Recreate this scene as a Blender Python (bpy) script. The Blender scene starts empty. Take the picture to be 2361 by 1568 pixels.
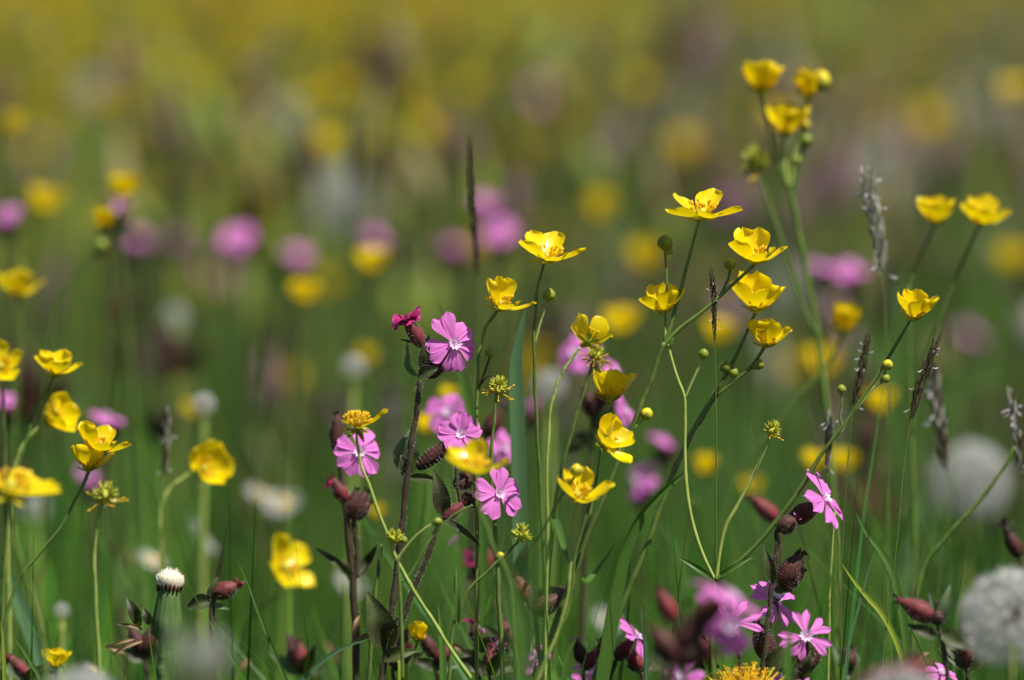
import bpy, math, random
import numpy as np
from math import sin, cos, pi, radians

# ------------------------------------------------------------------ camera, sky, sun, exposure
S = bpy.context.scene
C = S.collection
D0 = 2.70                     # focus distance (m)
PITCH = radians(2.86)
CAMZ = 0.50
CAM = np.array([0.0, -D0 * cos(PITCH), CAMZ])
FWD = np.array([0.0, cos(PITCH), -sin(PITCH)])
UP = np.array([0.0, sin(PITCH), cos(PITCH)])
RIGHT = np.array([1.0, 0.0, 0.0])
LENS, SENSOR, WPX, HPX = 200.0, 23.6, 2361.0, 1568.0
FPX = WPX * LENS / SENSOR

cam = bpy.data.cameras.new("camera")
camo = bpy.data.objects.new("camera", cam)
C.objects.link(camo)
camo.location = CAM
camo.rotation_euler = (pi / 2 - PITCH, 0, 0)
cam.lens, cam.sensor_width, cam.sensor_fit = LENS, SENSOR, 'HORIZONTAL'
cam.clip_start, cam.clip_end = 0.05, 2000
cam.dof.use_dof = True
cam.dof.focus_distance = D0
cam.dof.aperture_fstop = 4.4
cam.dof.aperture_blades = 0
S.camera = camo

SUN_EL, SUN_AZ = radians(62), radians(128)     # azimuth measured from +Y (view direction) towards +X
w = bpy.data.worlds.new("World")
S.world = w
w.use_nodes = True
nt = w.node_tree
sky = nt.nodes.new("ShaderNodeTexSky")
sky.sky_type = 'NISHITA'
sky.sun_disc = False
sky.sun_elevation = SUN_EL
sky.sun_rotation = SUN_AZ
bgn = nt.nodes["Background"]
nt.links.new(sky.outputs[0], bgn.inputs[0])
bgn.inputs[1].default_value = 0.05
sl = bpy.data.lights.new("sun", 'SUN')
sl.energy, sl.angle, sl.color = 4.9, radians(0.53), (1.0, 0.95, 0.87)
so = bpy.data.objects.new("sun", sl)
C.objects.link(so)
so.location = (1, 0, 4)
so.rotation_euler = (pi / 2 - SUN_EL, 0, pi - SUN_AZ)
S.view_settings.view_transform = 'Standard'
S.view_settings.look = 'None'
S.view_settings.exposure = 0.68
S.view_settings.gamma = 1.0
S.render.engine = 'CYCLES'
S.cycles.max_bounces = 8
S.cycles.transparent_max_bounces = 4
S.cycles.use_denoising = True

rng = np.random.default_rng(7)
R = random.Random(11)


def V(*a): return np.array(a, float)
def unit(v):
    v = np.asarray(v, float)
    return v / (np.linalg.norm(v) + 1e-12)
def P(x, y, D=D0):
    """photo pixel (2361 wide) at camera depth D -> world"""
    return CAM + D * (FWD + RIGHT * ((x - WPX / 2) / FPX) + UP * ((HPX / 2 - y) / FPX))
def px(n, D=D0): return n * D / FPX
def AX(r, u, t): return unit(RIGHT * r + V(0, 0, 1) * u - V(0, 1, 0) * t)   # right, up, towards camera

# ------------------------------------------------------------------ materials
def material(name, c1, c2, rough=0.5, trans=0.0, tcol=None, scale=250.0, coords='Object', stretch=(1, 1, 1), spec=0.3,
             coat=0.0, rnd=0.12, bump=0.0, attr=None, sheen=0.0, lo=0.35, hi=0.65):
    m = bpy.data.materials.new(name)
    m.use_nodes = True
    t = m.node_tree
    N, L = t.nodes, t.links
    for n in list(N): N.remove(n)
    out = N.new("ShaderNodeOutputMaterial")
    pr = N.new("ShaderNodeBsdfPrincipled")
    tc = N.new("ShaderNodeTexCoord")
    mp = N.new("ShaderNodeMapping")
    mp.inputs['Scale'].default_value = stretch
    L.new(tc.outputs[coords], mp.inputs[0])
    nz = N.new("ShaderNodeTexNoise")
    nz.inputs['Scale'].default_value = scale
    nz.inputs['Detail'].default_value = 3
    L.new(mp.outputs[0], nz.inputs['Vector'])
    rp = N.new("ShaderNodeMapRange")
    rp.inputs[1].default_value, rp.inputs[2].default_value = lo, hi
    L.new(nz.outputs['Fac'], rp.inputs[0])
    mx = N.new("ShaderNodeMix"); mx.data_type = 'RGBA'
    mx.inputs[6].default_value = (*c1, 1); mx.inputs[7].default_value = (*c2, 1)
    L.new(rp.outputs[0], mx.inputs[0])
    col = mx.outputs[2]
    if attr:
        at = N.new("ShaderNodeAttribute"); at.attribute_name = attr
        mm = N.new("ShaderNodeMix"); mm.data_type = 'RGBA'; mm.blend_type = 'MULTIPLY'
        mm.inputs[0].default_value = 1.0
        L.new(col, mm.inputs[6]); L.new(at.outputs['Color'], mm.inputs[7])
        col = mm.outputs[2]
    if rnd:
        oi = N.new("ShaderNodeObjectInfo")
        r2 = N.new("ShaderNodeMapRange")
        r2.inputs[3].default_value, r2.inputs[4].default_value = 1 - rnd, 1 + rnd
        L.new(oi.outputs['Random'], r2.inputs[0])
        hs = N.new("ShaderNodeHueSaturation")
        L.new(r2.outputs[0], hs.inputs['Value']); L.new(col, hs.inputs['Color'])
        col = hs.outputs[0]
    L.new(col, pr.inputs['Base Color'])
    pr.inputs['Roughness'].default_value = rough
    pr.inputs['Specular IOR Level'].default_value = spec
    if coat:
        pr.inputs['Coat Weight'].default_value = coat
        pr.inputs['Coat Roughness'].default_value = 0.18
    if sheen:
        pr.inputs['Sheen Weight'].default_value = sheen
        pr.inputs['Sheen Roughness'].default_value = 0.4
    if bump:
        b = N.new("ShaderNodeBump"); b.inputs['Strength'].default_value = bump
        b.inputs['Distance'].default_value = 0.0004
        L.new(nz.outputs['Fac'], b.inputs['Height']); L.new(b.outputs[0], pr.inputs['Normal'])
    if trans:
        tr = N.new("ShaderNodeBsdfTranslucent")
        if tcol:
            mt = N.new("ShaderNodeMix"); mt.data_type = 'RGBA'; mt.blend_type = 'MULTIPLY'
            mt.inputs[0].default_value = 1.0
            L.new(col, mt.inputs[6]); mt.inputs[7].default_value = (*tcol, 1)
            L.new(mt.outputs[2], tr.inputs[0])
        else:
            L.new(col, tr.inputs[0])
        ms = N.new("ShaderNodeMixShader"); ms.inputs[0].default_value = trans
        L.new(pr.outputs[0], ms.inputs[1]); L.new(tr.outputs[0], ms.inputs[2])
        L.new(ms.outputs[0], out.inputs[0])
    else:
        L.new(pr.outputs[0], out.inputs[0])
    return m

UVS = dict(coords='UV', stretch=(1.5, 16, 1), scale=3.0)
M_YEL = material("buttercup_yellow", (0.94, 0.78, 0.003), (0.86, 0.61, 0.003), 0.30, 0.42, None, coat=0.25, rnd=0.09, bump=0.25, **UVS)
M_PINK = material("campion_pink", (0.82, 0.26, 0.69), (0.68, 0.16, 0.57), 0.55, 0.35, None, rnd=0.06, bump=0.35, spec=0.25, **UVS)
M_MAG = material("campion_magenta", (0.45, 0.02, 0.17), (0.30, 0.012, 0.12), 0.6, 0.2, None, rnd=0.06, **UVS)
M_WHITE = material("corona_white", (0.82, 0.72, 0.84), (0.74, 0.55, 0.76), 0.5, 0.3, None, scale=900)
M_STEM = material("buttercup_stem", (0.075, 0.125, 0.022), (0.11, 0.17, 0.03), 0.45, 0.0, None, scale=220, rnd=0.2, bump=0.2)
M_STEMY = material("pale_and_sunlit_stalk", (0.22, 0.30, 0.05), (0.30, 0.36, 0.09), 0.5, 0.0, None, scale=260, rnd=0.12, bump=0.3)  # light-green stalks; also stems whose brightness is sunlight, put into the colour
M_BUD = material("bud_green", (0.16, 0.22, 0.02), (0.26, 0.29, 0.03), 0.4, 0.1, None, scale=420, rnd=0.1)
M_BUDY = material("bud_yellow", (0.72, 0.52, 0.01), (0.42, 0.38, 0.02), 0.4, 0.1, None, scale=300, rnd=0.1)
M_SEPAL = material("sepal_green", (0.45, 0.42, 0.03), (0.28, 0.31, 0.03), 0.5, 0.3, None, scale=300)
M_STAM = material("stamen_gold", (0.85, 0.55, 0.01), (0.75, 0.45, 0.01), 0.5, 0.2, None, scale=900)
M_RECEP = material("carpel_green", (0.35, 0.38, 0.03), (0.48, 0.46, 0.05), 0.5, 0.1, None, scale=900)
M_CALYX = material("campion_calyx", (0.078, 0.020, 0.018), (0.036, 0.016, 0.010), 0.6, 0.12, None, scale=260, rnd=0.25, bump=0.5)
M_CALYXR = material("campion_calyx_red", (0.21, 0.030, 0.042), (0.10, 0.025, 0.020), 0.6, 0.15, None, scale=260, rnd=0.15, bump=0.5)
M_CSTEM = material("campion_stem", (0.040, 0.022, 0.014), (0.060, 0.048, 0.020), 0.6, 0.0, None, scale=300, rnd=0.2, bump=0.5)
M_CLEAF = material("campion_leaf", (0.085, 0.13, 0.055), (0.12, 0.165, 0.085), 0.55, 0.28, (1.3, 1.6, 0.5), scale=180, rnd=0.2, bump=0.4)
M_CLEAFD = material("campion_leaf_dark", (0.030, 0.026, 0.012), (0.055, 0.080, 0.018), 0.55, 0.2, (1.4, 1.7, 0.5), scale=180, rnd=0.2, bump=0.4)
M_HAIR = material("plant_hair", (0.55, 0.50, 0.45), (0.62, 0.58, 0.50), 0.5, 0.45, None, rnd=0.0)
M_BLADE = material("grass_blade", (0.060, 0.135, 0.022), (0.085, 0.17, 0.030), 0.40, 0.32, (1.5, 1.7, 0.5), scale=4.0, coords='UV', stretch=(3, 14, 1), rnd=0.2, bump=0.1)
M_BLADEB = material("grass_blade_bluish", (0.065, 0.140, 0.060), (0.090, 0.175, 0.080), 0.38, 0.22, (1.3, 1.7, 0.5), scale=4.0, coords='UV', stretch=(3, 14, 1), rnd=0.15, bump=0.1)
M_BLADEY = material("grass_blade_yellow", (0.30, 0.36, 0.03), (0.22, 0.32, 0.03), 0.45, 0.35, None, scale=4.0, coords='UV', stretch=(3, 14, 1), rnd=0.1)
M_BLADED = material("dry_blade", (0.30, 0.19, 0.09), (0.16, 0.10, 0.05), 0.6, 0.2, None, scale=5.0, coords='UV', stretch=(3, 8, 1), rnd=0.1)
M_GRASS = material("meadow_grass", (0.035, 0.102, 0.010), (0.050, 0.125, 0.014), 0.45, 0.34, (1.4, 1.7, 0.5), scale=20, rnd=0, attr="tint", spec=0.22)
M_SPIKE = material("grass_spikelet", (0.060, 0.045, 0.026), (0.12, 0.095, 0.045), 0.6, 0.1, None, scale=700, rnd=0.25)
M_SPIKEP = material("pale_spikelet", (0.42, 0.40, 0.35), (0.26, 0.25, 0.18), 0.6, 0.2, None, scale=700, rnd=0.1)
M_ANTHER = material("grass_anther", (0.70, 0.68, 0.72), (0.55, 0.50, 0.58), 0.5, 0.3, None, rnd=0.1)
M_PAPPUS = material("pappus_white", (0.66, 0.66, 0.64), (0.58, 0.57, 0.54), 0.5, 0.5, None, rnd=0.05)
M_CREAM = material("pappus_cream", (0.85, 0.80, 0.66), (0.78, 0.70, 0.52), 0.6, 0.3, None, rnd=0.05)
M_SEED = material("seed_brown", (0.14, 0.09, 0.05), (0.20, 0.13, 0.07), 0.6, 0, None)
M_BRACT = material("dandelion_bract", (0.07, 0.135, 0.035), (0.14, 0.21, 0.07), 0.5, 0.15, None, scale=3.0, coords='UV', stretch=(1, 6, 1), rnd=0.1)
M_TIP = material("bract_tip_purple", (0.11, 0.015, 0.025), (0.07, 0.012, 0.02), 0.5, 0, None)
M_DANDY = material("dandelion_yellow", (0.86, 0.55, 0.004), (0.80, 0.44, 0.004), 0.45, 0.3, None, rnd=0.05, **UVS)
M_SHRIV = material("shrivelled_petal", (0.035, 0.022, 0.035), (0.09, 0.05, 0.07), 0.7, 0.1, None, scale=500)
M_OLIVE = material("wilted_petal", (0.30, 0.22, 0.02), (0.20, 0.15, 0.02), 0.5, 0.3, None, scale=300)
M_SOIL = material("meadow_ground", (0.030, 0.045, 0.014), (0.045, 0.050, 0.022), 0.9, 0, None, scale=9.0, rnd=0)

# ------------------------------------------------------------------ mesh builder
WORLD = {}


class MB:
    def __init__(s):
        s.v, s.f, s.uv, s.m, s.mats, s.n = [], [], [], [], [], 0

    def mi(s, mat):
        if mat not in s.mats: s.mats.append(mat)
        return s.mats.index(mat)

    def add(s, verts, faces, uvs, mat):
        k = s.mi(mat)
        s.v.append(np.asarray(verts, float))
        for f, u in zip(faces, uvs):
            s.f.append([i + s.n for i in f]); s.uv.append(u); s.m.append(k)
        s.n += len(verts)

    def grid(s, G, mat, closed=False):
        nu, nv = G.shape[:2]
        F, U = [], []
        for i in range(nu - 1):
            for j in range(nv - (0 if closed else 1)):
                j2 = (j + 1) % nv
                F.append([i * nv + j, i * nv + j2, (i + 1) * nv + j2, (i + 1) * nv + j])
                a, b = i / (nu - 1), (i + 1) / (nu - 1)
                c, d = j / max(1, nv - 1), (j + 1) / max(1, nv - 1)
                U.append([(a, c), (a, d), (b, d), (b, c)])
        s.add(G.reshape(-1, 3), F, U, mat)

    def tube(s, pts, rad, mat, sides=8, cap=True):
        pts = np.asarray(pts, float)
        n = len(pts)
        rad = np.interp(np.linspace(0, 1, n), np.linspace(0, 1, len(rad)), rad) if np.ndim(rad) else np.full(n, rad)
        T = np.gradient(pts, axis=0)
        ref = V(0, 1, 0.123)
        G = np.zeros((n, sides, 3))
        for i in range(n):
            t = unit(T[i])
            a = unit(np.cross(t, ref)); b = np.cross(t, a)
            for j in range(sides):
                th = 2 * pi * j / sides
                G[i, j] = pts[i] + rad[i] * (cos(th) * a + sin(th) * b)
        if cap:
            G = np.concatenate([np.repeat(pts[:1], sides, 0)[None], G, np.repeat(pts[-1:], sides, 0)[None]], 0)
        s.grid(G, mat, True)

    def lathe(s, base, axis, prof, mat, sides=12, wob=0.0, ribs=0):
        """prof: list of (height, radius)"""
        axis = unit(axis)
        a = unit(np.cross(axis, V(0.3, 0.9, 0.21))); b = np.cross(axis, a)
        G = np.zeros((len(prof), sides, 3))
        ph = R.random() * 6
        for i, (h, r) in enumerate(prof):
            for j in range(sides):
                th = 2 * pi * j / sides
                rr = r * (1 + wob * sin(3 * th + ph + 5 * i) + (0.08 * cos(ribs * th) if ribs else 0))
                G[i, j] = base + axis * h + rr * (cos(th) * a + sin(th) * b)
        s.grid(G, mat, True)

    def hair(s, p, d, L, wd, mat=None):
        d = unit(d)
        a = unit(np.cross(d, unit(V(R.random() - .5, R.random() - .5, R.random() - .5))))
        q = p + d * L + V(0, 0, -0.15 * L)
        s.add([p - a * wd, p + a * wd, q], [[0, 1, 2]], [[(0, 0), (0, 1), (1, .5)]], mat or M_HAIR)

    def build(s, name, parent=None, origin=None, smooth=True):
        v = np.concatenate(s.v) if s.v else np.zeros((0, 3))
        pw = WORLD.get(parent, np.zeros(3)) if parent else np.zeros(3)
        if origin is None: origin = v[0] if len(v) else pw
        me = bpy.data.meshes.new(name)
        me.from_pydata((v - origin).tolist(), [], s.f)
        for m in s.mats: me.materials.append(m)
        me.polygons.foreach_set("material_index", s.m)
        me.polygons.foreach_set("use_smooth", [smooth] * len(s.f))
        uvl = me.uv_layers.new(name="UVMap")
        uvl.data.foreach_set("uv", np.array([c for u in s.uv for c in u], np.float32).ravel())
        o = bpy.data.objects.new(name, me)
        C.objects.link(o)
        o.location = origin - pw
        if parent: o.parent = parent
        WORLD[o] = np.asarray(origin, float)
        return o


def tag(o, label, cat, group=None, kind=None):
    if label: o["label"] = label
    if cat: o["category"] = cat
    if group: o["group"] = group
    if kind: o["kind"] = kind
    return o


def thing(name, pos, label, cat, group=None):
    o = bpy.data.objects.new(name, None)
    o.empty_display_size = 0.01
    C.objects.link(o)
    o.location = pos
    WORLD[o] = np.asarray(pos, float)
    return tag(o, label, cat, group)


def spline(pts, n=24):
    """smooth curve through the points (chord-length parameter, so short and long spans meet without loops)"""
    p = np.asarray(pts, float)
    m = len(p)
    h = np.maximum(np.linalg.norm(p[1:] - p[:-1], axis=1), 1e-9)
    s = (p[1:] - p[:-1]) / h[:, None]
    T = np.zeros_like(p)
    T[0], T[-1] = s[0], s[-1]
    for i in range(1, m - 1):
        T[i] = (s[i] * h[i - 1] + s[i - 1] * h[i]) / (h[i] + h[i - 1])
    out = []
    k = max(4, n // max(1, m - 1))
    for i in range(m - 1):
        for t in np.linspace(0, 1, k, endpoint=False):
            a, c = t * t, t * t * t
            out.append((2 * c - 3 * a + 1) * p[i] + (c - 2 * a + t) * h[i] * T[i] + (3 * a - 2 * c) * p[i + 1] + (c - a) * h[i] * T[i + 1])
    out.append(p[-1])
    return np.array(out)


def pix(pts, D):
    """list of (x,y) or (x,y,depth) -> world points"""
    return [P(p[0], p[1], p[2] if len(p) > 2 else D) for p in pts]


def to_ground(pts):
    """extend a stem, whose last point is its lowest, down to the soil"""
    pts = list(pts)
    a, b = pts[-2], pts[-1]
    d = unit(b - a)
    d = d / max(abs(d[2]), 0.5)
    lat = V(d[0], d[1], 0)
    z = b[2]
    p1 = b + lat * z * 0.10 + V(0, 0, -z * 0.12)
    p2 = p1 + lat * z * 0.12 + V(0, 0, -z * 0.35)
    pts += [p1, p2, V(p2[0] + lat[0] * z * .06, p2[1] + lat[1] * z * .06, -0.004)]
    return pts


def stem_part(name, pts, r, mat, parent, hairs=0, hl=0.0009, sides=8):
    sp = spline(pts, 10 * len(pts))
    mb = MB()
    rad = np.interp(np.linspace(0, 1, len(sp)), np.linspace(0, 1, len(r)), r) if np.ndim(r) else np.full(len(sp), r)
    ph = R.random() * 6
    arc = np.linspace(0, np.linalg.norm(np.diff(sp, axis=0), axis=1).sum(), len(sp))
    rad = rad + np.minimum(rad, .0007) * (.09 * np.sin(arc * 160 + ph) + .06 * np.sin(arc * 410 + 2 * ph))
    sp = sp + np.stack([np.sin(arc * 130 + ph), np.cos(arc * 95 + ph), 0 * arc], 1) * (np.minimum(rad * .25, .00012) * np.minimum(1, arc / .02))[:, None]
    mb.tube(sp, rad, mat, sides)
    if not hairs and parent is not None and mat in (M_STEM, M_STEMY):
        hairs, hl = 45, .0005
    if hairs:
        rr = r[0] if np.ndim(r) else r
        for _ in range(int(hairs * 3.2)):
            k = R.randrange(len(sp) - 1)
            f = R.random()
            c = sp[k] * (1 - f) + sp[k + 1] * f
            t = unit(sp[k + 1] - sp[k])
            d = unit(np.cross(t, V(R.random() - .5, R.random() - .5, R.random() - .5)))
            mb.hair(c + d * rr * 0.8, d, hl * R.uniform(.4, 1.4), 0.000045)
    return mb.build(name, parent, sp[-1])


# ------------------------------------------------------------------ flower parts
def basis(axis, roll):
    axis = unit(axis)
    e1 = unit(V(1, 0, 0) - axis * axis[0]) if abs(axis[0]) < 0.9 else unit(V(0, 0, 1) - axis * axis[2])
    e2 = np.cross(axis, e1)
    return axis, cos(roll) * e1 + sin(roll) * e2, -sin(roll) * e1 + cos(roll) * e2


def petal_grid(base, axis, out, L, W, e0, e1, cup=0.25, rag=0.05, nu=10, nv=9, notch=0.0, r=R, twist=0.0):
    side = np.cross(axis, out)
    us = np.linspace(0, 1, nu) ** 0.85
    pos = base.copy()
    G = np.zeros((nu, nv, 3))
    prev = 0
    ph = [r.random() * 6 for _ in range(4)]
    for i, u in enumerate(us):
        e = radians(e0 + (e1 - e0) * u)
        d = cos(e) * out + sin(e) * axis
        nrm = -sin(e) * out + cos(e) * axis
        pos = pos + d * L * (u - prev)
        prev = u
        wd = W * (0.10 + 0.90 * (u ** 0.75)) * max(0.0, 1 - u ** 5.5) ** 0.5
        if i == nu - 1: wd = W * 0.22
        for j in range(nv):
            v = -1 + 2 * j / (nv - 1)
            edge = rag * u * u * (sin(5 * v + ph[0]) + 0.6 * sin(9 * v + ph[1]))
            nt_ = -notch * u ** 6 * math.exp(-(v * 4) ** 2)
            arch = 0.10 * u ** 4 * (1 - v * v)
            G[i, j] = (pos + side * wd * v + nrm * cup * wd * v * v + d * L * (0.35 * edge + nt_ + arch * 0.6)
                       + nrm * L * (0.5 * rag * u * sin(4 * v + 3 * u + ph[2])) + nrm * twist * L * u * v * 0.3)
    return G


def buttercup_flower(parent, base, axis, L, elev=40, W=0.50, roll=None, n=5, seed=0, elevs=None, flat=0.0, mat=None,
                     stamens=26, name="flower", sepals=True, skip=(), Ls=None):
    """base: where stalk meets flower; L petal length in metres"""
    r = random.Random(seed * 31 + 5)
    roll = radians(roll) if roll is not None else r.random() * 6
    axis, a, b = basis(axis, roll)
    mb = MB()
    mb.lathe(base, axis, [(-0.05 * L, .04 * L), (0, .13 * L), (.12 * L, .15 * L), (.22 * L, .13 * L), (.28 * L, .06 * L), (.29 * L, 0.001 * L)], M_RECEP, 10, 0.12)
    for k in range(stamens):
        th = r.random() * 2 * pi
        o = cos(th) * a + sin(th) * b
        el = radians(r.uniform(28, 82))
        d = cos(el) * o + sin(el) * axis
        p0 = base + axis * L * .08 + o * L * .11
        ln = L * r.uniform(.26, .40)
        p1 = p0 + d * ln
        mb.tube([p0, p0 + d * ln * .5, p1], .010 * L, M_STAM, 4, False)
        mb.tube([p1 - d * .04 * L, p1, p1 + d * .05 * L, p1 + d * .10 * L], [.016 * L, .034 * L, .034 * L, .01 * L], M_STAM, 5)
    fl = mb.build(name, parent, base)
    for i in range(n):
        if i in skip: continue
        th = 2 * pi * i / 5 + r.uniform(-.1, .1)
        o = cos(th) * a + sin(th) * b
        e = (elevs[i] if elevs else elev + r.uniform(-9, 9))
        l = L * (Ls[i] if Ls else r.uniform(.93, 1.06))
        g = petal_grid(base + o * L * .05 + axis * L * (.02 + .012 * i), axis, o, l, L * W * r.uniform(.92, 1.1), e - 22 + flat * 10, e + 20 - flat * 10,
                       r.uniform(.22, .42), r.uniform(.03, .075), notch=r.uniform(0, .07), r=r, twist=r.uniform(-.4, .4))
        q = MB(); q.grid(g, mat or M_YEL); q.build("petal", fl, base)
    if sepals:
        q = MB()
        for i in range(5):
            th = 2 * pi * (i + .5) / 5 + r.uniform(-.15, .15)
            o = cos(th) * a + sin(th) * b
            g = petal_grid(base - axis * L * .03, axis, o, L * .46, L * .15, elev - 45 + r.uniform(-12, 8), elev - 12, .5, .04, 6, 5, r=r)
            q.grid(g, M_SEPAL)
        q.build("calyx", fl, base)
    return fl


def bud(parent, base, axis, rad, yellow=False, name="bud"):
    mb = MB()
    axis = unit(axis)
    pr = [(-.2, .15), (0, .55), (.35, .88), (.8, 1.0), (1.25, .90), (1.6, .62), (1.82, .3), (1.9, .02)]
    mb.lathe(base, axis, [(h * rad, r * rad) for h, r in pr], M_BUDY if yellow else M_BUD, 14, .02)
    _, a, b = basis(axis, R.random() * 6)
    for i in range(5):
        th = 2 * pi * i / 5
        o = cos(th) * a + sin(th) * b
        G = np.zeros((6, 5, 3))
        for k in range(6):
            u = k / 5
            h = (-.05 + (1.35 if yellow else 1.75) * u) * rad
            rr = np.interp(h / rad, [p[0] for p in pr], [p[1] for p in pr]) * rad * 1.05
            for j in range(5):
                t2 = th + (j - 2) / 2 * .62 * (1 - u ** 2.5 * .92)
                G[k, j] = base + axis * h + rr * (cos(t2) * a + sin(t2) * b)
        mb.grid(G, M_BUD)
    for _ in range(30):
        th = R.random() * 6.28; h = R.uniform(0, 1.6) * rad
        rr = np.interp(h / rad, [p[0] for p in pr], [p[1] for p in pr]) * rad * 1.04
        d = cos(th) * a + sin(th) * b
        mb.hair(base + axis * h + d * rr, d + axis * .6, rad * .28, 0.00003)
    return mb.build(name, parent, base)


def seed_head(parent, base, axis, rad, stam=0, petals=0, seed=1, mat=None, name="seed_head"):
    """green burr of carpels left when the petals have dropped"""
    r = random.Random(seed)
    axis, a, b = basis(axis, r.random() * 6)
    mb = MB()
    c = base + axis * rad * .8
    mb.lathe(base, axis, [(-.1 * rad, .2 * rad), (.1 * rad, .6 * rad), (.6 * rad, .85 * rad), (1.1 * rad, .75 * rad), (1.45 * rad, .35 * rad), (1.5 * rad, .01 * rad)], M_RECEP, 10, .08)
    for k in range(46):
        z = r.uniform(-.45, 1); th = r.random() * 6.28
        q = math.sqrt(1 - z * z)
        d = unit(q * cos(th) * a + q * sin(th) * b + z * axis)
        p = c + d * rad * .62
        tip = p + d * rad * .75 + axis * rad * .15
        mb.tube([p, p + d * rad * .38, tip, tip + axis * rad * .12 + d * .08 * rad], [.17 * rad, .15 * rad, .06 * rad, .02 * rad], mat or M_RECEP, 5)
    for k in range(stam):
        th = r.random() * 6.28
        o = cos(th) * a + sin(th) * b
        el = radians(r.uniform(-35, 35))
        d = cos(el) * o + sin(el) * axis
        p0 = base + o * rad * .4
        p1 = p0 + d * rad * r.uniform(1.1, 2.0)
        mb.tube([p0, (p0 + p1) / 2 + axis * rad * .1, p1], .045 * rad, M_STAM, 4)
        mb.tube([p1, p1 + d * rad * .2, p1 + d * rad * .45], [.06 * rad, .12 * rad, .04 * rad], M_STAM, 5)
    return mb.build(name, parent, base)


def campion_flower(parent, c, axis, L, roll=0, seed=0, lobe=0.36, narrow=1.0, elev=-2, name="flower", elevs=None, mat=None, Ls=None, gap=0.0):
    r = random.Random(seed * 17 + 3)
    axis, a, b = basis(axis, radians(roll))
    mb = MB()
    # throat and coronal scales
    mb.lathe(c - axis * L * .22, axis, [(0, .10 * L), (.16 * L, .11 * L), (.22 * L, .10 * L), (.20 * L, .02 * L)], M_WHITE, 10)
    for i in range(10):
        th = 2 * pi * i / 10 + .15
        o = cos(th) * a + sin(th) * b
        p0 = c + o * L * .07
        G = petal_grid(p0, axis, o, L * r.uniform(.2, .27), L * .065, 60, 35, .3, .06, 5, 5, r=r)
        mb.grid(G, M_WHITE)
    for i in range(5):
        th = r.random() * 6.28
        o = cos(th) * a + sin(th) * b
        mb.tube([c, c + axis * L * .10 + o * L * .02, c + axis * L * .15 + o * L * .05], [.012 * L, .014 * L, .02 * L], M_WHITE, 4)
    fl = mb.build(name, parent, c)
    for i in range(5):
        th = 2 * pi * i / 5 + r.uniform(-.15, .15)
        o = cos(th) * a + sin(th) * b
        s = np.cross(axis, o)
        e = (elevs[i] if elevs else elev + r.uniform(-18, 16))
        l = L * (Ls[i] if Ls else r.uniform(.84, 1.08))
        q = MB()
        for sg in (-1, 1):
            ang = sg * (.25 + gap + r.uniform(-.04, .11)) * narrow ** .5
            o2 = cos(ang) * o + sin(ang) * s
            nu, nv = 11, 7
            G = np.zeros((nu, nv, 3))
            s2 = np.cross(axis, o2)
            ph = r.random() * 6
            for k in range(nu):
                u = (k / (nu - 1)) ** .9
                ee = radians(e + 16 - 34 * u)
                ctr = c + o * L * .06 + (o * .45 + o2 * .55) * l * .94 * u * cos(ee) + axis * l * .9 * u * sin(radians(e + 6 - 12 * u)) + axis * .004 * L * sg
                ctr = ctr + (o2 - o) * l * .35 * u * u
                wd = L * lobe * .5 * narrow * (.16 + .84 * min(1, u * 1.25) ** 1.1) * max(0, 1 - u ** 7) ** .5
                if k == nu - 1: wd = L * lobe * .5 * narrow * .30
                for j in range(nv):
                    v = -1 + 2 * j / (nv - 1)
                    G[k, j] = ctr + s2 * wd * v + axis * (.16 * wd * v * v + .030 * L * u * sin(4 * v + ph + 2 * u)) + o2 * l * (.05 * u ** 4 * (1 - v * v) + .018 * u * sin(7 * v + ph))
            q.grid(G, mat or M_PINK)
        q.build("petal", fl, c)
    return fl


def calyx_tube(parent, p0, p1, rad, mat=None, hairs=110, teeth=True, name="calyx", bulge=.45, tip_mat=None):
    mb = MB()
    mat = mat or M_CALYX
    ax = unit(p1 - p0); h = np.linalg.norm(p1 - p0)
    prof = []
    for k in range(12):
        u = k / 11
        r = rad * (math.sin(pi * min(1, (u * .86 + .09))) ** .55) * (1.0 - .35 * max(0, u - bulge))
        prof.append((u * h, r if k else rad * .3))
    mb.lathe(p0, ax, prof, mat, 20, .03, 10)
    _, a, b = basis(ax, 0)
    if teeth:
        for i in range(5):
            th = 2 * pi * i / 5
            o = cos(th) * a + sin(th) * b
            g = petal_grid(p1 - ax * h * .04 + o * prof[-1][1] * .85, ax, o, rad * .75, rad * .30, 74, 62, .3, .03, 5, 5)
            mb.grid(g, mat)
    for _ in range(int(hairs * 3.2)):
        k = R.randrange(1, 11); th = R.random() * 6.28
        d = cos(th) * a + sin(th) * b
        mb.hair(p0 + ax * prof[k][0] * R.uniform(.95, 1.05) + d * prof[k][1], d + ax * .2, .0009 * R.uniform(.3, 1.2), 0.00004)
    o = mb.build(name, parent, p0)
    return o


def tuft(parent, p, axis, L, mat, n=14, seed=0, name="shrivelled_petal", wide=1.0):
    r = random.Random(seed)
    axis, a, b = basis(axis, 0)
    mb = MB()
    for k in range(n):
        th = r.random() * 6.28
        o = cos(th) * a + sin(th) * b
        g = petal_grid(p + o * L * .08, axis, o, L * r.uniform(.5, 1), wide * L * r.uniform(.12, .26), r.uniform(10, 85), r.uniform(-90, 60), r.uniform(-.6, .8), .14, 7, 5, r=r)
        mb.grid(g, mat)
    return mb.build(name, parent, p)


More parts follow.
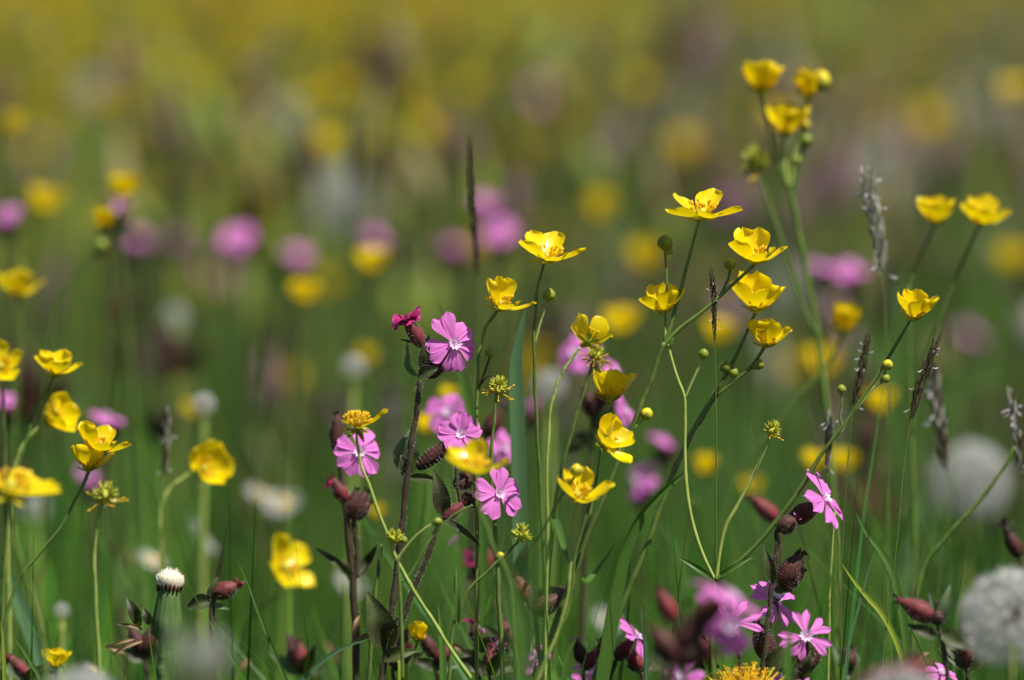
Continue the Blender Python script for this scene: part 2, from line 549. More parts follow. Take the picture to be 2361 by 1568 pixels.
def leaf(parent, p0, p1, width, mat, face=None, fold=.35, bend=.12, hairs=0, name="leaf", twist=0.0, shape=1.0):
    """ovate pointed leaf between two points; face = direction its upper side looks"""
    face = unit(face if face is not None else V(0, -1, .3))
    d = p1 - p0; L = np.linalg.norm(d); d = d / L
    s = unit(np.cross(d, face)); n = np.cross(s, d)
    nu, nv = 14, 7
    G = np.zeros((nu, nv, 3))
    ph = R.random() * 6
    for i in range(nu):
        u = i / (nu - 1)
        wd = width * .5 * (math.sin(pi * u ** (.72 * shape)) ** .85 * (1 - .25 * u)) + width * .03 * (1 - u)
        tw = twist * (u - .3)
        s2 = cos(tw) * s + sin(tw) * n; n2 = -sin(tw) * s + cos(tw) * n
        c = p0 + d * L * u + n * L * bend * math.sin(pi * u)
        for j in range(nv):
            v = -1 + 2 * j / (nv - 1)
            G[i, j] = c + s2 * wd * v + n2 * (fold * wd * abs(v) ** 1.3 + .05 * wd * sin(9 * u + 3 * v + ph))
    mb = MB(); mb.grid(G, mat)
    for _ in range(int(hairs * 3.2)):
        i, j = R.randrange(1, nu), R.choice([0, nv - 1, R.randrange(nv)])
        mb.hair(G[i, j], n + s * (j - 3) * .4, .0008 * R.uniform(.5, 1.2), .00004)
    return mb.build(name, parent, p0)


def blade_mesh(pts, width, mat, face=None, fold=.25, n=26, taper=3.2, twist=0.0):
    """grass blade: a folded ribbon tapering to its tip; pts run from tip to base"""
    sp = spline(pts, n)
    face = unit(face if face is not None else V(.15, -1, .25))
    T = np.gradient(sp, axis=0)
    G = np.zeros((len(sp), 5, 3))
    for i in range(len(sp)):
        u = i / (len(sp) - 1)
        t = unit(T[i]); s = unit(np.cross(t, face)); nn = np.cross(s, t)
        wd = width * .5 * min(1, (u * taper + .03)) ** .75
        s, nn = cos(twist * u) * s + sin(twist * u) * nn, -sin(twist * u) * s + cos(twist * u) * nn
        for j in range(5):
            v = -1 + j / 2
            G[i, j] = sp[i] + s * wd * v + nn * fold * wd * abs(v)
    mb = MB(); mb.grid(G, mat)
    return mb


def grass_blade(pts, D, wpx, mat, label, face=None, group="grass blades standing clear of the turf", fold=.3, taper=3.2, twist=0.0):
    w = pix(pts, D)
    w = to_ground(w)
    mb = blade_mesh(w, px(wpx, D), mat, face, fold, 12 * len(w), taper, twist)
    o = mb.build("blade_of_grass", None, w[-1])
    return tag(o, label, "grass blade", group, "thing")


def spikelets(mb, pts, rad, n, mat, r, loose=.35, anth=12, pale=None):
    sp = spline(pts, 40)
    for k in range(n):
        u = (k + r.random()) / n
        i = min(len(sp) - 2, int(u * (len(sp) - 1)))
        t = unit(sp[i] - sp[i + 1])           # towards tip (pts run tip -> base)
        th = k * 2.4 + r.uniform(-.3, .3)
        a = unit(np.cross(t, V(.2, 1, .1))); b = np.cross(t, a)
        o = cos(th) * a + sin(th) * b
        env = math.sin(pi * (.10 + .82 * u)) ** .7
        L = rad * r.uniform(2.1, 3.0)
        d = unit(t + o * loose * .45 * r.uniform(.5, 1.5))
        p = sp[i] + o * rad * .25 * env
        G = petal_grid(p, unit(np.cross(d, np.cross(o, d)) + o), d, L, rad * .50 * env, 6, -4, .9, .02, 6, 5, r=r)
        mb.grid(G, pale if (pale and r.random() < .5) else mat)
    for k in range(anth):
        i = int(2 + (len(sp) - 5) * r.random() ** 1.8)
        o = unit(V(r.uniform(-1, 1), r.uniform(-1, 1), r.uniform(-.6, .5)))
        p = sp[i] + o * rad * .8
        mb.tube([p, p + o * rad * .4, p + o * rad * .8 + V(0, 0, -rad * .2), p + o * rad * 1.3 + V(0, 0, -rad * .1)], [.04 * rad, .04 * rad, .13 * rad, .09 * rad], M_ANTHER, 5)


def grass_spike(head, stalk, D, wpx, label, seed=0, n=46, pale=None, anth=12, mat=None, group="flowering grass spikes", sw=3.0, loose=.35):
    r = random.Random(seed)
    hw = pix(head, D)
    sw_ = to_ground([hw[-1]] + pix(stalk, D))
    t = thing("grass_spike", sw_[-1] * V(1, 1, 0), label, "grass spike", group)
    stem_part("stalk", [hw[0]] + hw[1:-1] + sw_, [px(1.2, D), px(sw * .5, D), px(sw * .6, D)], M_STEM if not pale else M_STEM, t, sides=6)
    mb = MB()
    spikelets(mb, hw, px(wpx * .5, D), n, mat or M_SPIKE, r, loose, anth, pale)
    mb.build("flower_head", t, hw[-1])
    return t


# ---- clocks, dandelion, daisy
def clock_mesh(n=150, fil=14, rad=1.0, seed=0):
    """mesh of a dandelion clock of unit radius round the origin"""
    r = random.Random(seed)
    mb = MB()
    mb.lathe(V(0, 0, -.10), V(0, 0, 1), [(0, .04), (.04, .09), (.10, .10), (.17, .06), (.19, .005)], M_BRACT, 8)
    for k in range(n):
        if r.random() < .12: continue
        z = 1 - 1.88 * (k + .5) / n
        th = k * 2.39996
        q = math.sqrt(max(0, 1 - z * z))
        d = unit(V(q * cos(th), q * sin(th), z) + V(r.uniform(-.06, .06), r.uniform(-.06, .06), r.uniform(-.06, .06)))
        a = unit(np.cross(d, V(.3, .2, .9))); b = np.cross(d, a)
        mb.tube([d * .08, d * .17, d * .24], [.008, .018, .005], M_SEED, 4, False)
        mb.tube([d * .24, d * .5, d * .76], .0045, M_PAPPUS, 3, False)
        c = d * .76
        for j in range(fil):
            t2 = 2 * pi * j / fil + r.random() * .3
            o = cos(t2) * a + sin(t2) * b
            tip = c + (o * r.uniform(.75, 1) + d * r.uniform(.45, .95)) * .24
            s = unit(np.cross(o, d)) * .0085
            mb.add([c - s, c + s, tip], [[0, 1, 2]], [[(0, 0), (0, 1), (1, .5)]], M_PAPPUS)
    return mb


def daisy_mesh(seed=0, n=24):
    r = random.Random(seed)
    mb = MB()
    mb.lathe(V(0, 0, -.05), V(0, 0, 1), [(0, .05), (.02, .30), (.10, .33), (.20, .22), (.24, .01)], M_STAM, 12, .03)
    for k in range(n):
        th = 2 * pi * k / n + r.uniform(-.08, .08)
        o = V(cos(th), sin(th), 0)
        mb.grid(petal_grid(o * .22, V(0, 0, 1), o, r.uniform(.7, .82), .11, r.uniform(0, 14), r.uniform(-8, 16), .2, .03, 6, 5, r=r), M_PAPPUS)
    mb.lathe(V(0, 0, -.16), V(0, 0, 1), [(0, .04), (.03, .18), (.09, .30), (.12, .30)], M_BRACT, 12)
    return mb


# ------------------------------------------------------------------ setting: ground and grass
gm = MB()
nx, ny = 60, 90
xs = np.linspace(-1, 1, nx); ys = np.linspace(0, 1, ny)
G = np.zeros((ny, nx, 3))
for i, yy in enumerate(ys):
    y = -6 + 400 * yy ** 2.5
    half = 4 + 200 * yy ** 1.5
    for j, xx in enumerate(xs):
        x = half * xx
        G[i, j] = (x, y, 0.012 * sin(x * 2.1 + 1.3) * cos(y * 1.7) * min(1, abs(y) / 3) - 0.006)
gm.grid(G, M_SOIL)
tag(gm.build("ground", None, V(0, 0, 0)), "dark green meadow soil under the grass", None, None, "structure")


def blades(bands, name, seed, mat):
    g = np.random.default_rng(seed)
    Vs, Fs, Ts = [], [], []
    base = 0
    seg = 5
    for (d0, d1, hw0, hwk, dens, h0, h1, w0) in bands:
        area = (hw0 * 2 + hwk * (d0 + d1)) * (d1 - d0)
        n = int(area * dens)
        D = g.uniform(d0, d1, n)
        # keep areal density even as the wedge widens
        keep = g.random(n) < (hw0 + hwk * D) / (hw0 + hwk * d1)
        D = D[keep]; n = len(D)
        X = g.uniform(-1, 1, n) * (hw0 + hwk * D)
        Y = D + CAM[1]
        # tussocks
        cl = 0.5 + 0.5 * np.sin(X * 13 + 2 * np.sin(Y * 5)) * np.cos(Y * 9 + 1.5 * np.sin(X * 7))
        H = (h0 + (h1 - h0) * g.beta(2.0, 2.6, n)) * (0.82 + 0.28 * cl)
        yaw = g.uniform(0, 2 * pi, n)
        lean = np.stack([np.cos(yaw), np.sin(yaw)], 1) * (g.beta(1.5, 3, n) * 0.75)[:, None]
        lean2 = g.normal(0, .12, (n, 2))
        fy = yaw + pi / 2 + g.normal(0, .7, n)
        W = w0 * g.uniform(.5, 1.35, n) * (1 + 0.10 * np.maximum(0, D - 4))
        t = np.linspace(0, 1, seg + 1)
        pos = np.zeros((n, seg + 1, 2, 3))
        for k, tk in enumerate(t):
            cx = X + H * (lean[:, 0] * tk ** 2 + lean2[:, 0] * tk)
            cy = Y + H * (lean[:, 1] * tk ** 2 + lean2[:, 1] * tk)
            cz = H * (tk - 0.30 * np.hypot(lean[:, 0], lean[:, 1]) * tk ** 2) - .004
            wd = W * .5 * (1 - tk ** 1.8 * .97)
            for q, sg in enumerate((-1, 1)):
                pos[:, k, q, 0] = cx + sg * wd * np.cos(fy)
                pos[:, k, q, 1] = cy + sg * wd * np.sin(fy)
                pos[:, k, q, 2] = cz
        Vs.append(pos.reshape(-1, 3))
        idx = base + np.arange(n)[:, None] * (2 * (seg + 1)) + np.arange(seg)[None] * 2
        f = np.stack([idx, idx + 1, idx + 3, idx + 2], -1).reshape(-1, 4)
        Fs.append(f)
        base += n * 2 * (seg + 1)
        val = np.exp(g.normal(-.10, .75, n))
        hue = g.random(n)
        pat = np.sin(X * 5.3 + 1.7 * np.sin(Y * 2.9) + .4) * np.cos(Y * 3.1 + 1.3 * np.sin(X * 4.1)) + .5 * np.sin(X * 17 + 3 * np.sin(Y * 11)) * np.cos(Y * 13)
        val = val * np.exp(.55 * pat)
        H = H * (1 + .13 * np.sin(X * 9.1 + 2 * np.sin(Y * 6.3)) * np.cos(Y * 7.7 + X * 3))
        hue = np.clip(hue + .18 * np.sin(X * 7.7 + 2 * np.cos(Y * 4.7)), 0, 1)
        col = np.ones((n, 4))
        col[:, 0] = val * np.where(hue < .14, 2.3, np.where(hue > .8, .7, g.uniform(.8, 1.25, n)))
        col[:, 1] = val * np.where(hue < .14, 1.25, 1.0)
        col[:, 2] = val * np.where(hue > .8, 1.9, np.where(hue < .14, 2.2, 1.0))
        Ts.append(np.repeat(col, 2 * (seg + 1), axis=0))
    v = np.concatenate(Vs); f = np.concatenate(Fs); tcol = np.concatenate(Ts)
    me = bpy.data.meshes.new(name)
    me.vertices.add(len(v)); me.vertices.foreach_set("co", v.ravel())
    me.loops.add(len(f) * 4); me.loops.foreach_set("vertex_index", f.ravel().astype(np.int32))
    me.polygons.add(len(f))
    me.polygons.foreach_set("loop_start", np.arange(0, len(f) * 4, 4, dtype=np.int32))
    me.polygons.foreach_set("loop_total", np.full(len(f), 4, np.int32))
    me.update(calc_edges=True)
    at = me.attributes.new("tint", 'FLOAT_COLOR', 'POINT')
    at.data.foreach_set("color", tcol.astype(np.float32).ravel())
    me.polygons.foreach_set("use_smooth", [True] * len(f))
    me.materials.append(mat)
    o = bpy.data.objects.new(name, me)
    C.objects.link(o)
    return o


grass = blades([
    (0.9, 2.55, .40, .09, 2600, .08, .235, .0030),
    (2.50, 3.2, .40, .09, 3300, .12, .335, .0034),
    (2.66, 3.7, .40, .09, 1000, .22, .385, .0028),
    (2.70, 3.15, .40, .09, 2300, .22, .355, .0026),
    (2.69, 2.95, .40, .09, 1300, .25, .375, .0024),
    (2.95, 3.5, .40, .09, 1500, .25, .39, .0032),
    (2.64, 2.84, .40, .09, 3000, .235, .360, .0021),
    (2.74, 3.7, .42, .09, 330, .29, .415, .0013),
    (2.78, 4.4, .42, .09, 420, .17, .365, .0078),
    (3.2, 6.0, .45, .09, 2400, .14, .35, .0048),
    (6.0, 13, .8, .09, 900, .16, .37, .0055),
    (13, 50, 1.5, .10, 130, .18, .40, .011),
], "grass", 3, M_GRASS)
tag(grass, "dense green meadow grass filling the field", "grass", None, "stuff")

# ------------------------------------------------------------------ flowering plants, one thing each
GB, GC = "yellow buttercups growing among the grass", "pink campions growing among the grass"


class Plant:
    def __init__(s, name, label, cat, group, main, D, r, mat, hairs=0, hl=.0009, stemname="stem"):
        s.D = D
        w = to_ground(pix(main, D))
        s.o = thing(name, w[-1] * V(1, 1, 0), label, cat, group)
        s.mat = mat
        s.main = stem_part(stemname, w, [px(q, D) for q in r], mat, s.o, hairs, hl)

    def stalk(s, pts, r, mat=None, hairs=0, name="flower_stalk", hl=.0009):
        rr = [px(q, s.D) for q in r] if np.ndim(r) else px(r, s.D)
        stem_part(name, pix(pts, s.D), rr, mat or s.mat, s.o, hairs, hl)
        return s

    def p(s, x, y, d=0): return P(x, y, s.D + d)

    def fl(s, x, y, L, ax=(0, 1, 0), elev=45, seed=0, **k):
        buttercup_flower(s.o, s.p(x, y), AX(*ax), px(L, s.D), elev, seed=seed, **k)
        return s

    def bud(s, x, y, r, ax=(0, 1, 0), yellow=False):
        bud(s.o, s.p(x, y), AX(*ax), px(r, s.D), yellow)
        return s

    def head(s, x, y, r, ax=(0, 1, 0), **k):
        seed_head(s.o, s.p(x, y), AX(*ax), px(r, s.D), **k)
        return s

    def cam(s, x, y, L, ax, **k):
        campion_flower(s.o, s.p(x, y, k.pop('d', 0)), AX(*ax), px(L, s.D), **k)
        return s

    def cal(s, x0, y0, x1, y1, r, mat=None, hairs=110, d=(0, 0), **k):
        calyx_tube(s.o, s.p(x0, y0, d[0]), s.p(x1, y1, d[1]), px(r, s.D), mat, hairs, **k)
        return s

    def tuft(s, x, y, ax, L, mat, **k):
        tuft(s.o, s.p(x, y), AX(*ax), px(L, s.D), mat, **k)
        return s

    def leaf(s, x0, y0, x1, y1, w, mat=None, d=(0, 0), **k):
        leaf(s.o, s.p(x0, y0, d[0]), s.p(x1, y1, d[1]), px(w, s.D), mat or M_CLEAF, **k)
        return s


def butter(label, main, D=D0, r=(4, 6), mat=None, group=GB, name="buttercup"):
    return Plant(name, label, "buttercup", group, main, D, r, mat or M_STEM)


# --- buttercups in the plane of focus
b = butter("tall thick-stemmed buttercup whose flat open flower is the highest of the sharp ones",
           [(1531, 790), (1500, 880), (1472, 950), (1428, 1060), (1370, 1200), (1320, 1330), (1270, 1470), (1237, 1568)], D0, (6, 8.5))
b.stalk([(1612, 508), (1590, 590), (1560, 700), (1541, 765), (1530, 795)], (3.6, 5)).stalk([(1738, 612), (1690, 655), (1620, 718), (1560, 765), (1528, 800)], (3.6, 5.5))
b.stalk([(1683, 620), (1680, 640), (1669, 664), (1655, 690)], 3).bud(1683, 620, 14, (-.05, 1, .1))
b.stalk([(1533, 572), (1535, 610), (1537, 660), (1535, 720), (1532, 785)], 2.6).bud(1532, 574, 18, (.1, 1, .2)).bud(1541, 586, 10, (.1, 1, .1))
b.stalk([(1484, 966), (1468, 982), (1445, 1005), (1424, 1050)], 3.2, M_STEMY).bud(1485, 966, 15, (.45, .9, .1), True)
b.fl(1617, 505, 90, (.02, 1, -.06), 30, 1, roll=0, elevs=[14, 46, 36, 6, 0], flat=.9, W=.48)
b.fl(1740, 608, 80, (0, 1, .06), 45, 2, roll=-4, elevs=[26, 68, 62, 40, 18], W=.54)
b.leaf(1524, 812, 1537, 785, 9, M_BLADE).leaf(1540, 812, 1556, 770, 8, M_BLADE)

b = butter("buttercup behind the thick stem with two cupped flowers one above the other and paired buds",
           [(1618, 957), (1590, 1010), (1566, 1060), (1530, 1150), (1500, 1235), (1450, 1360), (1400, 1480), (1370, 1568)], D0 + .02, (6, 8.5))
b.stalk([(1742, 720), (1725, 760), (1690, 835), (1650, 905), (1617, 960)], (3.6, 5.5)).stalk([(1762, 802), (1738, 838), (1695, 877), (1650, 917), (1612, 978)], (3.4, 5))
b.stalk([(1675, 860), (1662, 885), (1640, 915), (1622, 950)], 3, M_STEMY).bud(1674, 858, 14, (-.1, 1, .1)).bud(1687, 868, 12, (.35, 1, .1))
b.stalk([(1749, 848), (1735, 850), (1722, 858)], 2.4).bud(1749, 850, 12, (.2, 1, 0))
b.fl(1743, 718, 88, (0, 1, .06), 50, 3, roll=4, elevs=[38, 76, 64, 48, 36], W=.56)
b.fl(1766, 800, 70, (0, 1, .0), 45, 4, roll=0, elevs=[34, 66, 58, 52, 50], W=.58)

b = butter("forked pale-stalked buttercup with a shaded cup, a bare seed head and a sunlit cup",
           [(1648, 1337), (1642, 1400), (1640, 1480), (1645, 1568)], D0, (5, 6.5))
b.stalk([(1527, 722), (1534, 765), (1546, 820), (1562, 875), (1577, 914), (1580, 965), (1580, 1040), (1583, 1120), (1595, 1200), (1620, 1280), (1648, 1337)], (3, 4.5), M_STEMY)
b.stalk([(1621, 826), (1610, 850), (1596, 880), (1580, 918)], 2.6, M_STEMY).bud(1621, 826, 12, (.1, 1, .1))
b.stalk([(1776, 1003), (1756, 1055), (1732, 1105), (1700, 1165), (1672, 1215), (1660, 1270), (1652, 1337)], (3.6, 4.6), M_STEMY)
b.head(1777, 1004, 15, (.25, 1, .1), stam=5, seed=3)
b.stalk([(2098, 740), (2070, 788), (2030, 853), (1980, 930), (1940, 988), (1900, 1040), (1850, 1120), (1790, 1200), (1740, 1260), (1700, 1298), (1650, 1338)], (3.6, 6))
b.stalk([(1940, 906), (1941, 930), (1936, 960), (1942, 985)], 2.6).bud(1940, 906, 10.5, (0, 1, .1))
b.stalk([(2042, 853), (2034, 872), (2020, 890)], 2.4).bud(2044, 852, 13, (.2, 1, 0), True)
b.stalk([(2036, 880), (2012, 897), (1990, 925), (1962, 958), (1936, 1000)], (2.6, 3.4), M_STEMY).bud(2036, 879, 10.5, (.75, .8, .1))
b.fl(1526, 722, 70, (0, 1, .04), 50, 5, roll=0, elevs=[48, 68, 60, 28, 42], W=.56)
b.fl(2106, 738, 72, (0, 1, .14), 50, 6, roll=0, elevs=[42, 66, 70, 56, 46], W=.58)
b.leaf(1652, 1334, 1738, 1284, 15, M_BLADE, fold=.5).leaf(1646, 1338, 1558, 1282, 15, M_BLADE, fold=.5).leaf(1700, 1298, 1718, 1288, 14, M_BLADE)

b = butter("straight-stemmed buttercup, wide flower tilted right, round bud on a pale side stalk below",
           [(1255, 606), (1242, 650), (1234, 715), (1231, 800), (1234, 900), (1238, 985), (1243, 1080), (1252, 1250), (1262, 1568)], D0 + .01, (3.2, 5))
b.stalk([(1262, 694), (1253, 720), (1243, 752), (1233, 790)], 3, M_STEMY).bud(1264, 692, 15, (.1, 1, .05))
b.fl(1262, 604, 84, (0, 1, .06), 38, 7, roll=0, elevs=[18, 44, 52, 34, 8], flat=.6, W=.5)

b = butter("buttercup beside the sharp campion, flower leaning right on a bowed stem with dark bud",
           [(1148, 715), (1124, 748), (1108, 792), (1102, 860), (1099, 960), (1098, 1100), (1100, 1300), (1098, 1568)], D0, (3.6, 5))
b.stalk([(1130, 822), (1122, 845), (1112, 872), (1103, 900)], 2.4, M_CSTEM).bud(1130, 823, 11.5, (0, 1, .1)).stalk([(1136, 863), (1124, 868), (1110, 885)], 1.6, M_CSTEM)
b.fl(1154, 715, 78, (0, 1, .14), 50, 8, roll=0, elevs=[10, 48, 88, 66, 14], W=.5)

b = butter("spent buttercup, a green burr ringed by a few yellow stamens on an upright stem",
           [(1145, 905), (1138, 980), (1133, 1060), (1135, 1140), (1142, 1220), (1147, 1320), (1152, 1420), (1160, 1568)], D0, (3.6, 7))
b.head(1147, 906, 17, (.15, 1, .15), stam=14, seed=5).bud(1153, 1292, 11, (0, 1, .3), True)

b = butter("buttercup of five rounded petals seen from below on a short pale bent stalk",
           [(1337, 802), (1316, 830), (1298, 857), (1285, 885), (1272, 930), (1264, 1010), (1262, 1200), (1258, 1568)], D0 - .02, (3.4, 4.5), M_STEMY)
b.fl(1354, 790, 68, (.22, .62, -.72), 40, 9, roll=20, elevs=[46, 36, 44, 40, 46], W=.48)

b = butter("withered buttercup without petals hanging under the five-petalled one, shrivelled pale stamens",
           [(1370, 826), (1358, 860), (1345, 905), (1328, 960), (1306, 1040), (1288, 1110), (1270, 1250), (1250, 1568)], D0 + .04, (3.6, 5))
b.head(1372, 828, 15, (.2, .7, .2), stam=22, seed=8).tuft(1365, 830, (-.6, -.5, .2), 40, M_SHRIV, n=3, seed=2, name="sepal")

b = butter("shaded buttercup cup with upright petals, dull gold, below the five-petalled flower",
           [(1405, 926), (1398, 965), (1388, 1020), (1375, 1090), (1360, 1180), (1340, 1260), (1322, 1340), (1308, 1410), (1270, 1490), (1235, 1568)], D0 + .01, (3.4, 5.5))
b.fl(1407, 926, 78, (0, 1, -.08), 55, 10, roll=0, elevs=[46, 70, 58, 58, 60], W=.58)

b = butter("buttercup turned to its right showing one broad bright petal and one pointed upright petal",
           [(1384, 1038), (1380, 1075), (1366, 1140), (1345, 1210), (1325, 1290), (1318, 1360), (1290, 1450), (1262, 1568)], D0 - .02, (3, 5))
b.fl(1392, 1030, 74, (.50, .75, .35), 42, 11, roll=-35, elevs=[10, 30, 60, 80, 40], W=.56)

b = butter("buttercup low in the middle with a fuzzy yellow bud standing in front of its petals",
           [(1332, 1158), (1322, 1200), (1318, 1270), (1313, 1340), (1298, 1420), (1268, 1500), (1240, 1568)], D0 - .05, (3.4, 4.6), M_STEMY)  # sunlit stem: its light is painted in by the paler stalk colour
b.stalk([(1326, 1098), (1300, 1135), (1270, 1190), (1240, 1240), (1200, 1290)], 3, M_CSTEM).bud(1327, 1097, 15, (.15, 1, .1), True)
b.fl(1334, 1156, 80, (0, 1, .12), 42, 12, roll=0, elevs=[26, 56, 60, 44, 8], W=.5)
b.leaf(1310, 1300, 1276, 1242, 18, M_BLADE, d=(0, .08)).leaf(1345, 1330, 1424, 1246, 16, M_BLADE, d=(.06, .09), bend=-.25)

b = butter("out-of-focus buttercup in front of the campion, petals spread like wings",
           [(1092, 1092), (1102, 1150), (1122, 1220), (1142, 1270), (1165, 1310), (1178, 1400), (1190, 1568)], D0 - .11, (3.4, 5), M_STEM)
b.fl(1092, 1090, 78, (0, 1, .1), 40, 13, roll=0, elevs=[16, 70, 38, 30, 10], W=.5)

b = butter("nearly bare buttercup with one long petal left pointing right, above a bluish-pink campion flower",
           [(822, 990), (825, 1035), (835, 1078), (855, 1130), (880, 1200), (905, 1265), (935, 1330), (980, 1402), (1022, 1470), (1088, 1568)], D0 - .03, (3.2, 5), M_STEMY)
b.stalk([(1003, 1206), (985, 1215), (960, 1235), (935, 1262), (918, 1285)], 2.2, M_STEMY).bud(1000, 1206, 11, (.9, .3, .2))
b.stalk([(918, 1282), (921, 1340), (925, 1450), (928, 1568)], (3.4, 4.4), M_STEM, name="stem")
b.stalk([(1090, 1165), (1050, 1185), (1018, 1215), (985, 1255), (960, 1300), (940, 1330), (918, 1285 + 60)], (2.8, 3), M_STEM)
b.head(910, 1252, 15, (.05, 1, .3), seed=12).bud(928, 1252, 9, (.4, 1, .2))
b.fl(824, 986, 72, (.03, 1, .22), 15, 14, roll=-6, elevs=[34, 28, 30, 24, 10], W=.22, stamens=75, Ls=[1.08, .5, .55, .6, .5])
b.leaf(822, 990, 800, 1010, 12, M_OLIVE).leaf(826, 990, 840, 1022, 12, M_OLIVE)

b = butter("green burr of a seeding buttercup on a stalk rising from the lower middle",
           [(1196, 1248), (1172, 1272), (1132, 1310), (1080, 1362), (1050, 1430), (1035, 1568)], D0 - .02, (3, 4.5))
b.head(1200, 1248, 18, (.2, 1, .1), seed=15).leaf(1058, 1442, 1052, 1300, 12, M_BLADE).leaf(1052, 1390, 1048, 1322, 10, M_BLADEY)
b = butter("small half-open buttercup low down beside the dark campion leaf",
           [(962, 1482), (950, 1518), (932, 1568)], D0 + .03, (3, 4))
b.fl(962, 1482, 46, (.05, 1, .1), 78, 16, roll=30, W=.62)

# --- tall soft group at upper right
b = butter("tallest buttercup, soft blur, three gold flowers and buds clustered at the top right",
           [(1823, 440), (1835, 500), (1850, 580), (1868, 670), (1885, 770), (1896, 860), (1906, 940), (1915, 1050), (1925, 1250), (1930, 1568)], D0 + .17, (6, 8.5))
b.stalk([(1757, 218), (1766, 260), (1780, 320), (1800, 390), (1823, 442)], (4, 5)).stalk([(1862, 228), (1855, 280), (1848, 340), (1835, 400), (1825, 445)], (3.5, 4.5))
b.stalk([(1810, 318), (1808, 370), (1818, 430)], 6, M_STEMY).stalk([(1846, 308), (1832, 350), (1822, 430)], 6, M_STEMY).stalk([(1858, 335), (1850, 380), (1835, 460)], 3)
b.stalk([(1837, 380), (1833, 430), (1830, 480)], 3)
b.stalk([(1752, 405), (1775, 480), (1802, 560), (1828, 640), (1856, 720), (1884, 776)], (4.5, 6))
b.fl(1757, 216, 76, (0, 1, 0), 60, 17, roll=0, elevs=[50, 70, 54, 60, 56], W=.58).fl(1862, 228, 68, (.05, 1, .1), 66, 18, roll=30, W=.62)
b.fl(1812, 314, 80, (.02, 1, .15), 58, 19, roll=18, W=.56)
b.bud(1886, 206, 24, (.3, 1, 0), True).bud(1856, 300, 12, (0, 1, 0), True).bud(1858, 335, 14, (.1, 1, 0)).bud(1838, 378, 10)
b.head(1745, 395, 26, (-.1, 1, .1), seed=20).tuft(1746, 392, (-.1, -1, .2), 60, M_OLIVE, n=6, seed=4, name="petal")

b = butter("small blurred buttercup cup on a dim slanting stem below the tall cluster",
           [(1943, 772), (1932, 800), (1900, 850), (1850, 910), (1800, 970), (1740, 1040), (1690, 1110), (1660, 1250), (1650, 1568)], D0 + .20, (4, 6))
b.fl(1946, 772, 68, (.06, 1, .1), 72, 21, roll=10, W=.62)
b = butter("right-hand buttercup pair, two soft gold cups on long forked stems by the frame edge",
           [(2094, 660), (2096, 800), (2102, 1000), (2108, 1250), (2110, 1568)], D0 + .15, (4, 6))
b.stalk([(2155, 517), (2136, 560), (2116, 610), (2094, 662)], 4).stalk([(2257, 524), (2235, 570), (2200, 650), (2170, 730), (2140, 815), (2122, 880), (2102, 1000)], (4, 5))
b.fl(2157, 517, 68, (0, 1, .12), 56, 22, roll=0, elevs=[52, 62, 54, 50, 40], W=.58).fl(2266, 522, 74, (0, 1, .1), 50, 23, roll=0, elevs=[28, 60, 58, 46, 30], W=.56)

# --- left side
b = butter("buttercup at far left with a wide flower tipped over a thin dark stem",
           [(122, 868), (105, 905), (86, 945), (70, 985), (48, 1060), (25, 1160), (10, 1300), (5, 1568)], D0 + .06, (3.2, 4.5))
b.fl(127, 866, 66, (.05, 1, .06), 40, 24, roll=4, elevs=[24, 48, 50, 40, 30], W=.58)
b = butter("buttercup at far left on a crooked pale stalk, its cup turned away to the right",
           [(102, 978), (85, 990), (64, 1012), (45, 1045), (33, 1080), (22, 1200), (20, 1400), (24, 1568)], D0 + .09, (3.6, 5.5), M_STEMY)
b.fl(106, 968, 74, (.75, .35, .42), 55, 25, roll=20, W=.6)
b = butter("left buttercup with two overlapping flowers, one lower and behind, on a dark slanting stem",
           [(222, 1046), (205, 1090), (180, 1140), (140, 1215), (95, 1272), (50, 1325), (20, 1400), (2, 1500)], D0 + .02, (3.2, 4.5))
b.stalk([(203, 1086), (196, 1105), (185, 1130)], 3)
b.fl(226, 1044, 74, (0, 1, .1), 42, 26, roll=0, elevs=[14, 44, 58, 62, 20], W=.52).fl(204, 1086, 66, (.02, 1, -.05), 48, 27, roll=0, elevs=[36, 50, 54, 56, 44], W=.6)
b = butter("big blurred buttercup at the left edge, lying nearly flat above a broad green stem",
           [(18, 1145), (25, 1200), (45, 1285), (75, 1380), (95, 1460), (106, 1568)], D0 - .14, (6, 8))
b.fl(20, 1138, 112, (.25, .95, .18), 14, 28, roll=-4, W=.42, flat=1)
b = butter("blurred buttercup left of centre facing right with five rounded shaded petals",
           [(438, 1092), (418, 1106), (394, 1125), (376, 1155), (372, 1250), (376, 1568)], D0 + .13, (4.5, 5), M_STEMY)
b.fl(462, 1082, 70, (.55, .25, .65), 40, 29, roll=12, W=.62)
b = butter("soft buttercup standing on edge above the lone curved grass blade, petals stacked diagonally",
           [(648, 1362), (625, 1385), (600, 1405), (570, 1440), (550, 1490), (545, 1568)], D0 + .16, (3, 4))
b.fl(648, 1312, 78, (.55, .35, .55), 22, 30, roll=50, W=.5, elevs=[20, 30, 35, 30, 14])
b = butter("cropped buttercup at the left edge with rounded petals turned to the viewer",
           [(5, 880), (8, 950), (12, 1100), (12, 1568)], D0 + .10, (4, 5))
b.fl(0, 850, 62, (.1, .55, .8), 30, 31, roll=20, W=.55)
b = butter("blurred open buttercup at the left edge, petals raised round a hollow middle",
           [(42, 688), (45, 760), (38, 900), (30, 1100), (28, 1568)], D0 + .24, (4, 6))
b.fl(42, 684, 72, (0, 1, .2), 40, 32, roll=14, elevs=[28, 46, 40, 50, 60], W=.52)
b = butter("fading buttercup at lower left, a greenish head with one pale petal hanging down",
           [(236, 1162), (224, 1205), (218, 1300), (222, 1400), (230, 1568)], D0 + .06, (3.4, 4.5), M_STEMY)
